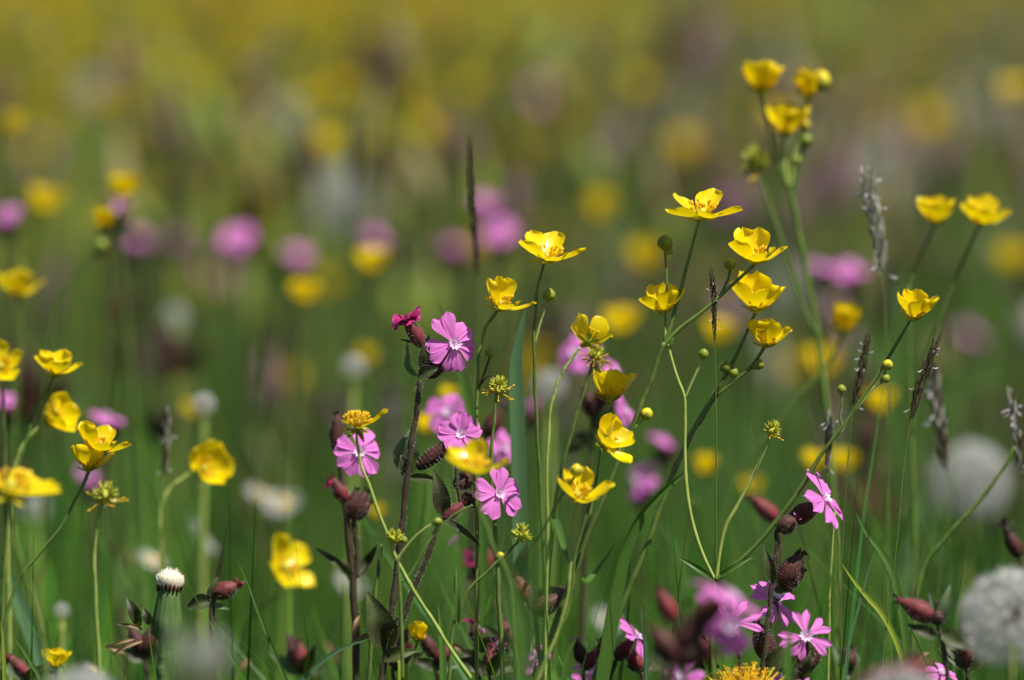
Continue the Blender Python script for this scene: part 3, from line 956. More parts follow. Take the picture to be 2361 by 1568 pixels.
b.head(238, 1160, 22, (.2, 1, .1), stam=8, seed=33).tuft(252, 1165, (.5, -.8, .2), 42, M_CREAM, n=2, seed=7, name="petal")
b = butter("buttercup tucked at the bottom left corner, crumpled and mostly hidden by grass",
           [(128, 1545), (130, 1568)], D0 + .05, (3, 4))
b.fl(128, 1540, 48, (.1, 1, .2), 50, 34, W=.55)
b = butter("blurred buttercup with a loose green bud below it, overlapping a pink flower at upper left",
           [(232, 575), (205, 600), (170, 635), (140, 665), (115, 760), (105, 1000), (100, 1568)], D0 + .27, (4, 5), M_STEM)
b.stalk([(235, 528), (234, 552), (225, 590)], 3.4).fl(235, 532, 52, (.05, 1, .2), 72, 35, W=.66).bud(233, 580, 16, (0, 1, 0))

# soft single buttercups behind the focus: x, y of the flower base, depth behind focus, petal px, tilt, label
SOFT = [
    (28, 300, .62, 62, (.1, 1, .1), "soft yellow buttercup disc high on the left edge"),
    (98, 492, .62, 90, (.2, 1, .2), "soft orange-gold buttercup with two drooping halves, upper left"),
    (287, 455, .38, 78, (.05, 1, .15), "bright soft buttercup bowl resting over a pink blur, upper left"),
    (860, 628, .52, 82, (0, 1, .2), "round soft buttercup left of the dark grass spike"),
    (704, 700, .48, 76, (0, 1, .25), "round soft buttercup above the left half of the grass, near the middle"),
    (846, 838, .62, 54, (0, 1, .2), "faint small buttercup behind a pale round dot"),
    (1386, 505, .90, 100, (0, 1, .2), "faint large buttercup glow above the leftmost cupped flower row"),
    (1428, 770, .46, 112, (.1, 1, .3), "large soft buttercup behind the five-petalled flower"),
    (1488, 620, .85, 90, (0, 1, .2), "faint buttercup glow beside the paired green buds"),
    (940, 235, 1.25, 110, (0, 1, .3), "big hazy orange-yellow buttercup near the top, left of centre"),
    (790, 230, 1.45, 110, (0, 1, .3), "big hazy dull yellow buttercup at the top, left of the orange one"),
    (2342, 235, .95, 80, (0, 1, .2), "hazy buttercup cut by the right edge near the top"),
    (1036, 930, .30, 56, (0, 1, .2), "soft buttercup peeping out right of the campion stem, upper one"),
    (984, 998, .27, 58, (0, 1, .3), "soft buttercup close against the campion stem, lower one"),
    (1626, 1095, .36, 72, (0, 1, .25), "soft buttercup between two stems right of the purple blur"),
    (1880, 1085, .35, 70, (0, 1, .25), "soft buttercup behind a thin dark grass spike, its left neighbour"),
    (1948, 1085, .38, 68, (0, 1, .25), "soft buttercup just right of a thin dark grass spike"),
    (1735, 1140, .45, 60, (0, 1, .2), "faint yellow buttercup beside the pale forked stalk"),
    (2335, 620, .95, 90, (0, 1, .2), "faint orange buttercup glow at the right edge under the pair"),
    (870, 1190, .35, 36, (0, 1, .2), "small round yellow dot behind the brown campion buds"),
    (1000, 320, 1.3, 90, (0, 1, .2), "hazy cream-yellow buttercup left of the tip of the dark spike"),
    (1660, 790, .5, 80, (0, 1, .2), "dull soft buttercup behind the thin brown spike"),
    (2030, 950, .42, 80, (0, 1, .3), "dim soft buttercup behind the long diagonal stem on the right"),
    (1900, 860, .6, 90, (0, 1, .3), "very faint buttercup glow below the small blurred cup"),
    (445, 960, .5, 50, (0, 1, .2), "faint ochre buttercup beside a white dot at left"),
    (1580, 360, 1.3, 110, (0, 1, .3), "hazy olive-yellow buttercup between the two halves of the sky-side blur"),
    (1480, 215, 1.6, 120, (0, 1, .3), "hazy golden patch of a buttercup left of the tall cluster"),
    (2140, 300, 1.5, 110, (0, 1, .3), "hazy golden buttercup right of the tall cluster"),
]
for i, (x, y, dd, L, ax, lab) in enumerate(SOFT):
    D = D0 + dd
    b = butter(lab, [(x, y + 4), (x + R.uniform(-14, 14), y + 120), (x + R.uniform(-40, 40), y + 420)], D, (3.4 * D0 / D, 5 * D0 / D))
    b.fl(x, y, min(L * .72, .0112 / px(1, D)), ax, 56, 40 + i, W=.58, stamens=12)


# --- campions
def camp(label, main, D=D0, r=(4.5, 7), mat=None, hairs=0, name="red_campion"):
    return Plant(name, label, "campion", GC, main, D, r, mat or M_CSTEM, hairs)


c = camp("sharp pink campion in the middle with three open flowers on a hairy brown stem",
         [(968, 878), (962, 940), (950, 1010), (940, 1090), (930, 1180), (920, 1270), (905, 1390), (893, 1480), (880, 1568)], D0, (6.5, 8.5), None, 520)
c.stalk([(1012, 1205), (985, 1285), (950, 1370), (920, 1450), (895, 1510)], (6, 7.5), None, 240, name="branch")
c.cal(978, 800, 936, 738, 17, M_CALYXR, 240, d=(.001, -.001)).tuft(936, 738, (-.25, .9, .25), 46, M_MAG, n=15, seed=9, name="petal", wide=2.3)
c.stalk([(970, 872), (975, 840), (980, 800)], 6, M_CALYX, 40)
c.cal(980, 868, 1035, 806, 24, M_CALYX, 260, d=(.004, .004))
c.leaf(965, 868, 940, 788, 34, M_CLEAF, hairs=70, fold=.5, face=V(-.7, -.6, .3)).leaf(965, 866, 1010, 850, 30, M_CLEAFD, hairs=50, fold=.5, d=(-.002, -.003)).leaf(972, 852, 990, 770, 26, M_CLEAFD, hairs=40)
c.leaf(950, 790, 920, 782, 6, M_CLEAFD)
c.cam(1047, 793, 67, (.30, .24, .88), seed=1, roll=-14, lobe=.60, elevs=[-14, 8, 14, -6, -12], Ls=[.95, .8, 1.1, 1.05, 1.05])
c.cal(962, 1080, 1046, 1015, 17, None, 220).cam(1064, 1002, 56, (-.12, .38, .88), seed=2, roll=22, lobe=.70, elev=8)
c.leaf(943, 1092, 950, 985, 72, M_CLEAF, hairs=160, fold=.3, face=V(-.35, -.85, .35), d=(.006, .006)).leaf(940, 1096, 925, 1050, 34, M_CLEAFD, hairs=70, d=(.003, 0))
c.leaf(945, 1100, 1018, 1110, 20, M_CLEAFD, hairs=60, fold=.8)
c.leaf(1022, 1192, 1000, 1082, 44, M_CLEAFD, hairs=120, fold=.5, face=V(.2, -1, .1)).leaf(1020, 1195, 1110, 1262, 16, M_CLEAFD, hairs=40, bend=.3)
c.cal(1022, 1200, 1066, 1160, 14, M_CALYXR, 180).cal(1062, 1150, 1135, 1152, 20, None, 140, d=(.004, .004)).cal(1050, 1120, 1100, 1090, 20, None, 160, d=(.002, .01))
c.stalk([(1045, 1195), (1060, 1160), (1055, 1120), (1050, 1060)], (5, 4), None, 60)
c.cam(1150, 1138, 62, (.50, .28, .82), seed=3, roll=30, lobe=.60, elev=0, d=-.005)
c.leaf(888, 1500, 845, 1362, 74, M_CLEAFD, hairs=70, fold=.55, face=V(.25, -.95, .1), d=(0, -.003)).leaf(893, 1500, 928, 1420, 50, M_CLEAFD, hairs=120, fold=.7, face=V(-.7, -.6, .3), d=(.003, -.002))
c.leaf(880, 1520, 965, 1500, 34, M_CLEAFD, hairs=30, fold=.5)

c = camp("slightly soft campion left of the sharp one, round mauve flower over a forked brown stem",
         [(775, 960), (780, 1030), (790, 1120), (800, 1200), (812, 1330), (818, 1420), (822, 1568)], D0 + .055, (7, 10), None, 260)
c.cam(829, 1042, 64, (.14, .30, .9), seed=4, roll=12, lobe=.58, elev=0, d=-.02)
c.cal(775, 1040, 776, 955, 16, None, 120).cal(800, 1158, 766, 1105, 17, M_CALYXR, 120).tuft(764, 1104, (-.7, .6, .2), 28, M_MAG, n=7, seed=8, name="petal")
c.cal(806, 1195, 845, 1135, 20, M_CALYX, 160).cal(808, 1195, 852, 1160, 18, M_CALYX, 120).cal(806, 1192, 822, 1130, 15, M_CALYX, 90)
c.leaf(812, 1335, 722, 1262, 20, M_CLEAFD, bend=.35, fold=.6, hairs=30).leaf(816, 1335, 872, 1252, 26, M_CLEAFD, bend=-.25, fold=.6, hairs=30).leaf(815, 1345, 790, 1290, 20, M_CLEAFD, hairs=20)
c.stalk([(822, 1330), (822, 1270), (815, 1200)], 6, None, 60, name="branch")

c = camp("campion at lower right, flower in profile, plump maroon pink-tipped buds on a dark stem",
         [(1792, 1250), (1784, 1310), (1775, 1390), (1768, 1460), (1755, 1568)], D0, (5, 7.5), None, 320)
c.stalk([(1795, 1255), (1790, 1230), (1815, 1200)], 5, None, 40)
c.cal(1822, 1202, 1886, 1162, 22, None, 150, d=(.006, .004), teeth=False).cam(1900, 1150, 74, (.74, .50, .20), seed=5, roll=24, lobe=.56, elev=2)
c.cal(1795, 1222, 1834, 1196, 21, None, 170).tuft(1836, 1195, (.8, .5, .2), 18, M_PINK, n=6, seed=11, name="petal")
c.cal(1800, 1350, 1846, 1280, 25, None, 200).tuft(1850, 1277, (.4, .8, .1), 24, M_SHRIV, n=8, seed=12)
c.cal(1805, 1360, 1852, 1316, 15, None, 130).tuft(1853, 1314, (.5, .8, .2), 13, M_PINK, n=4, seed=13, name="petal")
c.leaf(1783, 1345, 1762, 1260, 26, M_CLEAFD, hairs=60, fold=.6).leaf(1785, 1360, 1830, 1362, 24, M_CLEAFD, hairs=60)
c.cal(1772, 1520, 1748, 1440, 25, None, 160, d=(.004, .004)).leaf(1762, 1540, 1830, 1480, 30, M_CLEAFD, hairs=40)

c = camp("narrow-petalled pink campion in the bottom right with a starry white centre",
         [(1850, 1500), (1840, 1530), (1830, 1568)], D0 - .03, (5, 6), None, 60)
c.cam(1858, 1468, 66, (.1, .40, .9), seed=6, roll=36, lobe=.42, narrow=.8, elev=-4, gap=.04, elevs=[-8, 0, -4, -10, 0]).cal(1845, 1520, 1856, 1472, 15, None, 60, d=(.01, .004))
c = camp("second narrow-petalled campion low on the right, half hidden by a blurred mauve petal",
         [(1700, 1480), (1705, 1520), (1710, 1568)], D0 - .03, (5, 6), None, 60)
c.cam(1690, 1438, 66, (.15, .30, .92), seed=7, roll=-4, lobe=.40, narrow=.75, elev=0, gap=.05).cal(1705, 1500, 1692, 1446, 15, None, 60, d=(.01, .004))
c = camp("pink campion seen from behind, hanging beside the dark hairy stem at lower right",
         [(1775, 1430), (1768, 1490), (1764, 1568)], D0 + .015, (4.5, 5.5), None, 40)
c.cam(1788, 1384, 68, (.40, .60, .55), seed=8, roll=40, lobe=.46, elev=0, narrow=.9).cal(1770, 1425, 1788, 1386, 16, None, 60)
c = camp("very blurred mauve campion close to the lens at lower right, brown stem and bud clump",
         [(1590, 1420), (1570, 1480), (1540, 1568)], D0 - .24, (14, 22), M_CSTEM)
c.cam(1686, 1380, 92, (.52, .82, .04), seed=9, roll=18, lobe=.55, elev=-2, mat=M_PINK).cal(1600, 1440, 1664, 1380, 26, None, 0)
c.cal(1560, 1500, 1625, 1425, 30, None, 0).cal(1570, 1520, 1500, 1450, 26, None, 0).cal(1560, 1520, 1640, 1500, 28, M_CALYX, 0)
c.cam(1682, 1436, 88, (.15, -.1, .7), seed=10, roll=0, lobe=.62, d=.02, elev=-6, Ls=[.25, .3, .3, .75, 1.05])
c.cam(1622, 1395, 34, (-.4, .4, .5), seed=32, roll=20, lobe=.6, d=.03)
c.leaf(1560, 1530, 1640, 1420, 50, M_CLEAFD).leaf(1560, 1540, 1490, 1500, 44, M_CLEAFD)
c = camp("blurred salmon-red campion pod standing alone left of the very blurred mauve flower",
         [(1552, 1425), (1570, 1490), (1580, 1568)], D0 - .17, (6, 8))
c.cal(1554, 1432, 1520, 1362, 20, M_CALYXR, 0).tuft(1518, 1360, (-.2, 1, 0), 22, M_SHRIV, n=6, seed=15)
c = camp("blurred salmon campion pod pointing up left, beside the pale forked stalk",
         [(1795, 1200), (1798, 1300), (1790, 1568)], D0 + .12, (5, 6))
c.cal(1794, 1200, 1735, 1150, 20, M_CALYXR, 60).tuft(1732, 1148, (-.6, .7, 0), 26, M_SHRIV, n=7, seed=16)
c = camp("pink campion in profile low in the middle right, petals spread on a white throat",
         [(1432, 1500), (1418, 1530), (1405, 1568)], D0 + .04, (4.5, 6), None, 50)
c.cam(1466, 1468, 62, (.72, .55, .12), seed=11, roll=20, lobe=.55, elev=0).cal(1420, 1520, 1458, 1476, 17, None, 80)
c.cal(1400, 1540, 1385, 1480, 18, M_CALYX, 60)
c = camp("brown campion pods without petals, clustered low in the middle behind grass stems",
         [(1235, 1420), (1240, 1480), (1250, 1568)], D0 + .01, (5, 7), None, 150)
c.cal(1232, 1412, 1290, 1378, 22, M_CALYX, 220).cal(1215, 1385, 1190, 1330, 18, M_CALYXR, 160).tuft(1188, 1328, (-.2, 1, .1), 20, M_SHRIV, n=8, seed=17)
c.cal(1225, 1395, 1300, 1362, 24, M_CALYX, 100, d=(.03, .04)).leaf(1235, 1420, 1225, 1340, 26, M_CLEAFD, hairs=70).stalk([(1215, 1385), (1228, 1405), (1238, 1430)], 4, None, 40)
c.leaf(1238, 1425, 1200, 1370, 20, M_CLEAFD, hairs=40)
c = camp("campion behind the burr stalk with small vivid pink buds over a brown pod, bottom centre",
         [(1095, 1470), (1100, 1520), (1105, 1568)], D0 + .05, (4, 5), None, 40)
c.cal(1100, 1478, 1092, 1440, 15, M_CALYX, 60).tuft(1090, 1438, (-.1, 1, .2), 30, M_MAG, n=9, seed=18, name="petal").tuft(1105, 1448, (.6, .6, .2), 20, M_PINK, n=5, seed=19, name="petal")
c.leaf(1100, 1500, 1150, 1470, 36, M_CLEAFD).leaf(1100, 1520, 1060, 1500, 30, M_CLEAFD)
c = camp("dusky campion behind the burr stalk, purple petals and brown pods in half shade",
         [(1105, 1330), (1110, 1400), (1118, 1568)], D0 + .13, (5, 6))
c.cal(1105, 1330, 1090, 1270, 18, M_CALYX, 0).cal(1105, 1330, 1130, 1265, 20, M_CALYXR, 0).tuft(1098, 1300, (.2, .6, .5), 40, M_MAG, n=8, seed=20, name="petal").tuft(1040, 1258, (-.6, .5, .2), 26, M_PINK, n=4, seed=21, name="petal")
c.leaf(1105, 1380, 1070, 1320, 34, M_CLEAFD).leaf(1110, 1420, 1150, 1380, 30, M_CLEAFD)
c = camp("reddish campion pod leaning left at lower right above a folded leaf, beside the white clock",
         [(2160, 1430), (2175, 1490), (2185, 1568)], D0 - .05, (5, 7), None, 60)
c.cal(2155, 1425, 2080, 1388, 24, M_CALYXR, 220).tuft(2076, 1386, (-.7, .6, .1), 26, M_SHRIV, n=8, seed=22).cal(2160, 1440, 2160, 1400, 20, M_CALYX, 120)
c.leaf(2165, 1440, 2192, 1345, 30, M_CLEAF, hairs=70, fold=.6).leaf(2160, 1432, 2143, 1368, 18, M_CLEAF, hairs=40, fold=.7).leaf(2168, 1460, 2245, 1500, 40, M_CLEAFD, hairs=40).leaf(2160, 1470, 2090, 1440, 30, M_CLEAFD, hairs=40)
c = camp("blurred dusky campion pod near the right edge above the white clock",
         [(2352, 1285), (2362, 1340), (2365, 1568)], D0 + .10, (5, 6))
c.cal(2352, 1285, 2320, 1220, 18, M_CALYX, 0).tuft(2316, 1214, (-.3, 1, 0), 34, M_SHRIV, n=8, seed=23)
c = camp("campion bud head drooping behind the stubby dandelion head, maroon and grey",
         [(485, 1380), (488, 1440), (495, 1568)], D0 + .03, (5, 6), None, 60)
c.cal(492, 1372, 546, 1350, 20, M_CALYXR, 100).tuft(545, 1348, (.8, .3, .1), 26, M_CALYXR, n=5, seed=24, name="bract").leaf(485, 1385, 430, 1400, 40, M_CLEAFD, hairs=50, fold=.6).leaf(486, 1390, 500, 1330, 30, M_CLEAFD, hairs=40).leaf(490, 1395, 530, 1405, 14, M_CLEAF)
c = camp("campion behind the sharp flowers, violet-pink petals blurred right of the brown stem",
         [(1060, 1000), (1080, 1080), (1090, 1300), (1090, 1568)], D0 + .16, (5, 6))
c.cam(1036, 950, 58, (-.3, .4, .7), seed=12, roll=10, lobe=.5, elev=10).cal(1056, 1000, 1040, 955, 16, M_CALYX, 0)
c.cal(1120, 1010, 1155, 940, 20, M_CALYX, 0).stalk([(1120, 1010), (1105, 1060), (1088, 1120)], 4).tuft(1156, 935, (.3, .8, 0), 34, M_SHRIV, n=6, seed=40).cam(1160, 1030, 48, (.5, .2, .6), seed=13, roll=40, lobe=.5)
c = camp("purplish campion behind the shaded buttercup, drooping leaves and a bright pink tip",
         [(1368, 960), (1362, 1040), (1350, 1200), (1340, 1568)], D0 + .15, (5, 7))
c.leaf(1365, 1000, 1300, 1050, 40, M_CLEAFD).leaf(1365, 990, 1425, 920, 44, M_CLEAFD).leaf(1360, 1080, 1290, 1130, 34, M_CLEAFD).cal(1368, 960, 1350, 900, 18, M_CALYX, 0).cal(1370, 950, 1400, 890, 18, M_CALYX, 0)
c.cam(1418, 856, 44, (.6, .5, .1), seed=14, roll=15, lobe=.5, d=-.01).cam(1330, 815, 62, (-.2, .4, .6), seed=15, roll=0, lobe=.5, d=.10).cam(1440, 945, 44, (.7, .2, .3), seed=16, lobe=.5)

SOFTC = [
    (14, 490, .55, 62, "soft pink campion cut by the left edge"),
    (272, 478, .44, 70, "soft mauve campion directly under a yellow buttercup bowl"),
    (548, 547, .72, 80, "small vivid pink campion blur alone left of centre"),
    (1118, 462, .75, 90, "tall pink campion blur beside the dark spike, upper flower"),
    (1150, 530, .72, 110, "broad pink campion blur beside the dark spike, lower flower"),
    (1890, 612, .58, 84, "left half of a pink campion pair right of the tall stems"),
    (1958, 620, .60, 84, "right half of a pink campion pair right of the tall stems"),
    (246, 960, .30, 76, "violet-pink oval campion blur above the two left buttercups"),
    (10, 918, .30, 56, "violet campion blur low on the left edge"),
    (405, 548, 1.1, 90, "pale pinkish-grey campion haze right of the bright buttercup bowl"),
    (320, 548, 1.0, 80, "dim rose campion haze left of the pale pinkish one"),
    (690, 583, .85, 84, "dim rose campion haze above a round buttercup"),
    (594, 400, 1.7, 110, "grey-violet campion haze in the upper left field"),
    (382, 275, 2.2, 170, "large pale pink-grey campion haze near the top left"),
    (1530, 1010, .34, 78, "tall violet-pink campion blur between two diagonal stems, upper"),
    (1476, 1108, .34, 92, "tall violet-pink campion blur between two diagonal stems, lower"),
    (205, 1095, .45, 60, "faint plum campion behind the two left buttercups"),
    (1225, 930, .35, 60, "greyish violet campion behind the wide grass blade"),
    (1050, 560, .9, 90, "faint dusty pink campion left of the dark spike"),
    (870, 545, .9, 60, "faint purple campion touching a round buttercup"),
    (2240, 770, 1.1, 110, "faint brownish-pink campion haze under the right pair"),
    (1245, 215, 2.0, 130, "dull rose haze of a campion at the top centre"),
    (1680, 470, 1.3, 120, "mauve-brown campion haze beside the flat topmost flower"),
]
for i, (x, y, dd, L, lab) in enumerate(SOFTC):
    D = D0 + dd
    c = camp(lab, [(x, y + 34), (x + R.uniform(-10, 10), y + 140), (x + R.uniform(-30, 30), y + 420)], D, (4, 6))
    c.cam(x, y, min(L * .56, (.0080 if dd < .75 else .0058) / px(1, D)), (R.uniform(-.7, .7), .75, R.uniform(-.1, .6)), seed=60 + i, roll=R.uniform(0, 72), lobe=.55)
    c.cal(x + 3, y + 42, x, y + 6, 15, None, 0, d=(.004, .003)).cal(x + 3, y + 50, x + 26, y + 20, 14, None, 0)
    c.leaf(x, y + 60, x - 34, y + 28, 22, M_CLEAFD).leaf(x, y + 66, x + 40, y + 56, 20, M_CLEAFD)

# --- free-standing grass blades
NB = "grass blades standing clear of the turf"
grass_blade([(1212, 715), (1200, 770), (1190, 830), (1192, 950), (1196, 1100), (1200, 1300), (1203, 1568)], D0 + .05, 36, M_BLADEB, "broad blue-green grass blade standing straight up in the middle")
grass_blade([(1585, 1085), (1530, 1130), (1480, 1185), (1440, 1260), (1415, 1350), (1395, 1450), (1375, 1568)], D0 + .012, 50, M_BLADE, "broad dark grass blade arching right behind the slanting stems", taper=1.7, fold=.7, face=V(.5, -.75, .2), twist=.5)
grass_blade([(1010, 700), (1035, 770), (1060, 850), (1080, 930), (1092, 985), (1110, 1200), (1120, 1568)], D0 + .10, 24, M_BLADE, "green blade slanting behind the sharp campion flower")
grass_blade([(546, 1290), (566, 1330), (592, 1400), (622, 1480), (658, 1568)], D0, 9, M_BLADE, "lone thin bright blade curving down at lower left", fold=.5)
grass_blade([(852, 1474), (810, 1486), (760, 1512), (720, 1545), (695, 1568)], D0 - .01, 11, M_BLADEB, "thin dark blade bending left from the large campion leaf")
grass_blade([(1941, 1300), (1965, 1335), (1995, 1372), (2030, 1412), (2070, 1490), (2090, 1568)], D0, 12, M_BLADEY, "short yellow-green blade crossing thin stems at lower right")
grass_blade([(1974, 1183), (1995, 1225), (2030, 1270), (2058, 1320), (2072, 1380), (2085, 1450), (2095, 1568)], D0 + .01, 18, M_BLADE, "bent green blade pointing up left in the lower right")
grass_blade([(2028, 1240), (2005, 1310), (1980, 1400), (1955, 1500), (1945, 1568)], D0, 6, M_BLADEB, "hair-thin dark blade leaning right, lower right")
grass_blade([(530, 1184), (518, 1240), (508, 1300), (496, 1355), (488, 1440), (486, 1568)], D0 + .03, 11, M_CLEAFD, "dark brown pointed blade rising behind the stubby dandelion head")
grass_blade([(1240, 900), (1255, 1050), (1245, 1200), (1225, 1350), (1205, 1460), (1190, 1568)], D0 - .62, 17, M_BLADE, "very blurred translucent blade close to the lens, middle bottom")
grass_blade([(1290, 1000), (1275, 1150), (1255, 1300), (1235, 1420), (1220, 1568)], D0 - .55, 15, M_BLADE, "second blurred near blade leaning beside the first, middle bottom")
grass_blade([(1180, 1300), (1185, 1380), (1200, 1470), (1205, 1568)], D0 - .26, 30, M_BLADE, "soft pale blade at the bottom centre in front of the stems")
grass_blade([(1010, 1390), (1018, 1460), (1022, 1568)], D0, 16, M_BLADE, "short straight blade left of the burr stalk")
grass_blade([(1330, 1470), (1312, 1500), (1300, 1568)], D0, 14, M_BLADE, "small blade at the foot of the middle stems")
grass_blade([(1452, 1280), (1450, 1380), (1440, 1480), (1428, 1568)], D0 + .05, 8, M_BLADE, "thin upright blade behind the broad arching one")
grass_blade([(905, 1500), (925, 1530), (930, 1568)], D0 + .02, 24, M_BLADEY, "bright lime blade at the very bottom near the campion foot")
grass_blade([(5, 1280), (20, 1330), (50, 1400), (80, 1480), (110, 1568)], D0 + .10, 40, M_BLADEB, "pale blue-green blade leaning at the bottom left edge")
grass_blade([(30, 1465), (60, 1510), (95, 1568)], D0 + .02, 10, M_BLADE, "short thin blade at bottom left")
grass_blade([(2, 1430), (8, 1490), (10, 1568)], D0, 9, M_BLADEY, "straw-coloured blade hugging the left edge")
grass_blade([(365, 1325), (366, 1390), (372, 1480), (375, 1568)], D0 + .03, 10, M_BLADE, "upright blade behind the stubby dandelion head")
grass_blade([(575, 1490), (545, 1520), (525, 1545), (515, 1568)], D0 + .01, 9, M_BLADE, "curved dark blade under the soft diagonal buttercup")
grass_blade([(2110, 1130), (2060, 1210), (2000, 1300), (1960, 1420), (1940, 1568)], D0 + .16, 9, M_BLADE, "soft thin blade slanting behind the bent one, lower right")
grass_blade([(1500, 1180), (1560, 1260), (1585, 1330), (1590, 1450), (1585, 1568)], D0 + .22, 20, M_BLADE, "soft green blade between the broad arching blade and the fork")
grass_blade([(2225, 1290), (2215, 1370), (2205, 1450), (2200, 1568)], D0 + .06, 9, M_BLADE, "soft upright blade left of the large white clock")
grass_blade([(1478, 1400), (1486, 1460), (1490, 1568)], D0 + .02, 12, M_BLADEB, "small dark blade behind the profile campion, low")
grass_blade([(1820, 1440), (1818, 1500), (1815, 1568)], D0 - .13, 22, M_BLADE, "pale blurred blade in front of the starry campion")
grass_blade([(375, 1480), (382, 1520), (390, 1568)], D0 - .1, 14, M_BLADE, "soft green blade in front of the stubby dandelion head")

# --- flowering grass spikes
grass_spike([(1084, 345), (1088, 420), (1092, 500), (1098, 580), (1102, 650)], [(1101, 720), (1099, 800), (1098, 1000), (1098, 1300), (1090, 1568)], D0 + .13, 24, "tall dark grass spike left of centre reaching above the flowers", 1, 60, None, 0, sw=5, loose=.12)
grass_spike([(2000, 415), (2010, 470), (2022, 530), (2030, 590), (2037, 650)], [(2042, 760), (2046, 900), (2048, 1100), (2050, 1300), (2045, 1568)], D0 + .10, 34, "pale fluffy grass spike at the right with white anthers", 2, 52, M_SPIKEP, 14, M_SPIKEP, loose=.5)
grass_spike([(1641, 640), (1646, 690), (1647, 740), (1648, 795)], [(1650, 870), (1651, 980), (1651, 1150), (1650, 1568)], D0, 18, "slim brown grass spike among the cup flowers with white anthers near its tip", 3, 34, None, 9, loose=.14)
grass_spike([(1998, 792), (1990, 830), (1982, 870), (1972, 915), (1966, 945)], [(1960, 1000), (1955, 1060), (1945, 1180), (1940, 1568)], D0 + .04, 24, "dark grass spike crossing the long diagonal stem", 4, 40, None, 10, loose=.2)
grass_spike([(2155, 795), (2140, 840), (2122, 890), (2108, 940), (2098, 980)], [(2088, 1040), (2080, 1110), (2068, 1250), (2050, 1400), (2030, 1568)], D0, 26, "sharp brown grass spike leaning right with a silver tip", 5, 46, None, 8, loose=.3)
grass_spike([(2152, 870), (2160, 930), (2168, 990), (2176, 1050), (2186, 1100)], [(2180, 1200), (2165, 1350), (2150, 1568)], D0 + .13, 36, "blurred grass spike with greyish flowers in front of the rear white clock", 6, 50, M_SPIKEP, 10, loose=.35)
grass_spike([(2334, 930), (2342, 990), (2350, 1050), (2358, 1110)], [(2365, 1200), (2370, 1568)], D0 + .08, 30, "blurred grass spike at the right edge", 7, 44, M_SPIKEP, 10, loose=.3)
grass_spike([(1911, 965), (1911, 1010), (1909, 1050), (1908, 1095)], [(1910, 1160), (1912, 1300), (1915, 1568)], D0 + .05, 22, "small dark grass spike in front of two soft buttercups", 8, 36, M_SPIKEP, 8, loose=.2)
grass_spike([(385, 960), (383, 1010), (380, 1060), (376, 1110)], [(374, 1200), (376, 1350), (380, 1568)], D0 + .12, 24, "dark blurred grass spike left of a yellow flower", 9, 40, M_SPIKEP, 6, loose=.25)
grass_spike([(612, 760), (608, 820), (604, 880), (600, 940)], [(598, 1050), (598, 1250), (600, 1568)], D0 + .34, 22, "dim grass spike far left of the campion in the green blur", 10, 34, None, 4, loose=.2)
grass_spike([(815, 280), (815, 340), (814, 400), (812, 460)], [(810, 560), (806, 700), (800, 1000)], D0 + .75, 26, "very dim upright grass spike in the upper field", 11, 34, None, 0, loose=.2)
grass_spike([(2180, 700), (2182, 760), (2184, 820)], [(2186, 900), (2190, 1100), (2195, 1568)], D0 + .26, 18, "small dim grass spike under the right buttercup pair", 12, 26, None, 2, loose=.2)
c = camp("very blurred grey-green leaf clump close to the lens at the stubby dandelion's foot", [(455, 1560), (455, 1620), (455, 1700)], D0 - .42, (10, 12), M_CLEAF, name="campion_shoot")
c.leaf(450, 1600, 400, 1425, 90, M_CLEAF).leaf(460, 1600, 530, 1440, 80, M_CLEAFD).leaf(455, 1610, 470, 1450, 70, M_CLEAF)
for i, (x, y, a, s_, dd, lab) in enumerate([
    (822, 1445, 1.2, 60, .03, "curled straw-coloured dead leaf by the forked campion stem"),
    (838, 1475, .2, 62, .0, "flat tan leaf scrap lying across stems beside the big dark leaf"),
    (765, 1500, 2.2, 70, .22, "blurred beige dead leaf low left of the forked campion stem"),
    (1000, 1530, .6, 50, .08, "dry brown leaf scrap at the bottom centre"),
    (1060, 1500, 2.4, 46, .06, "small tan leaf curl beside the bottom centre stems"),
    (1235, 1490, 1.4, 50, .10, "pale dead leaf between stems at the bottom middle"),
    (1570, 1290, 1.5, 60, .35, "soft brown dead leaf upright behind the forked buttercup"),
    (1690, 1560, .9, 50, .05, "dead leaf scrap behind the yellow dandelion bloom"),
    (2120, 1520, .4, 60, .04, "brown dead leaf under the folded campion leaf"),
    (265, 1500, 2.8, 50, .05, "brown dead leaf at lower left among stems"),
    (300, 1290, 1.4, 50, .35, "blurred beige dead leaf upright in the left grass"),
    (560, 1540, .5, 60, .15, "blurred brown dead leaf at the bottom under the soft buttercup"),
]):
    D = D0 + dd
    ca, sa = cos(a) * s_ / 2, sin(a) * s_ / 2
    o = leaf(None, P(x - ca, y + sa, D), P(x + ca, y - sa, D + .004), px(14, D), M_BLADED, bend=.4, fold=.7, twist=1.6, name="dead_leaf")
    tag(o, lab, "dead leaf", "dead leaves caught in the grass")
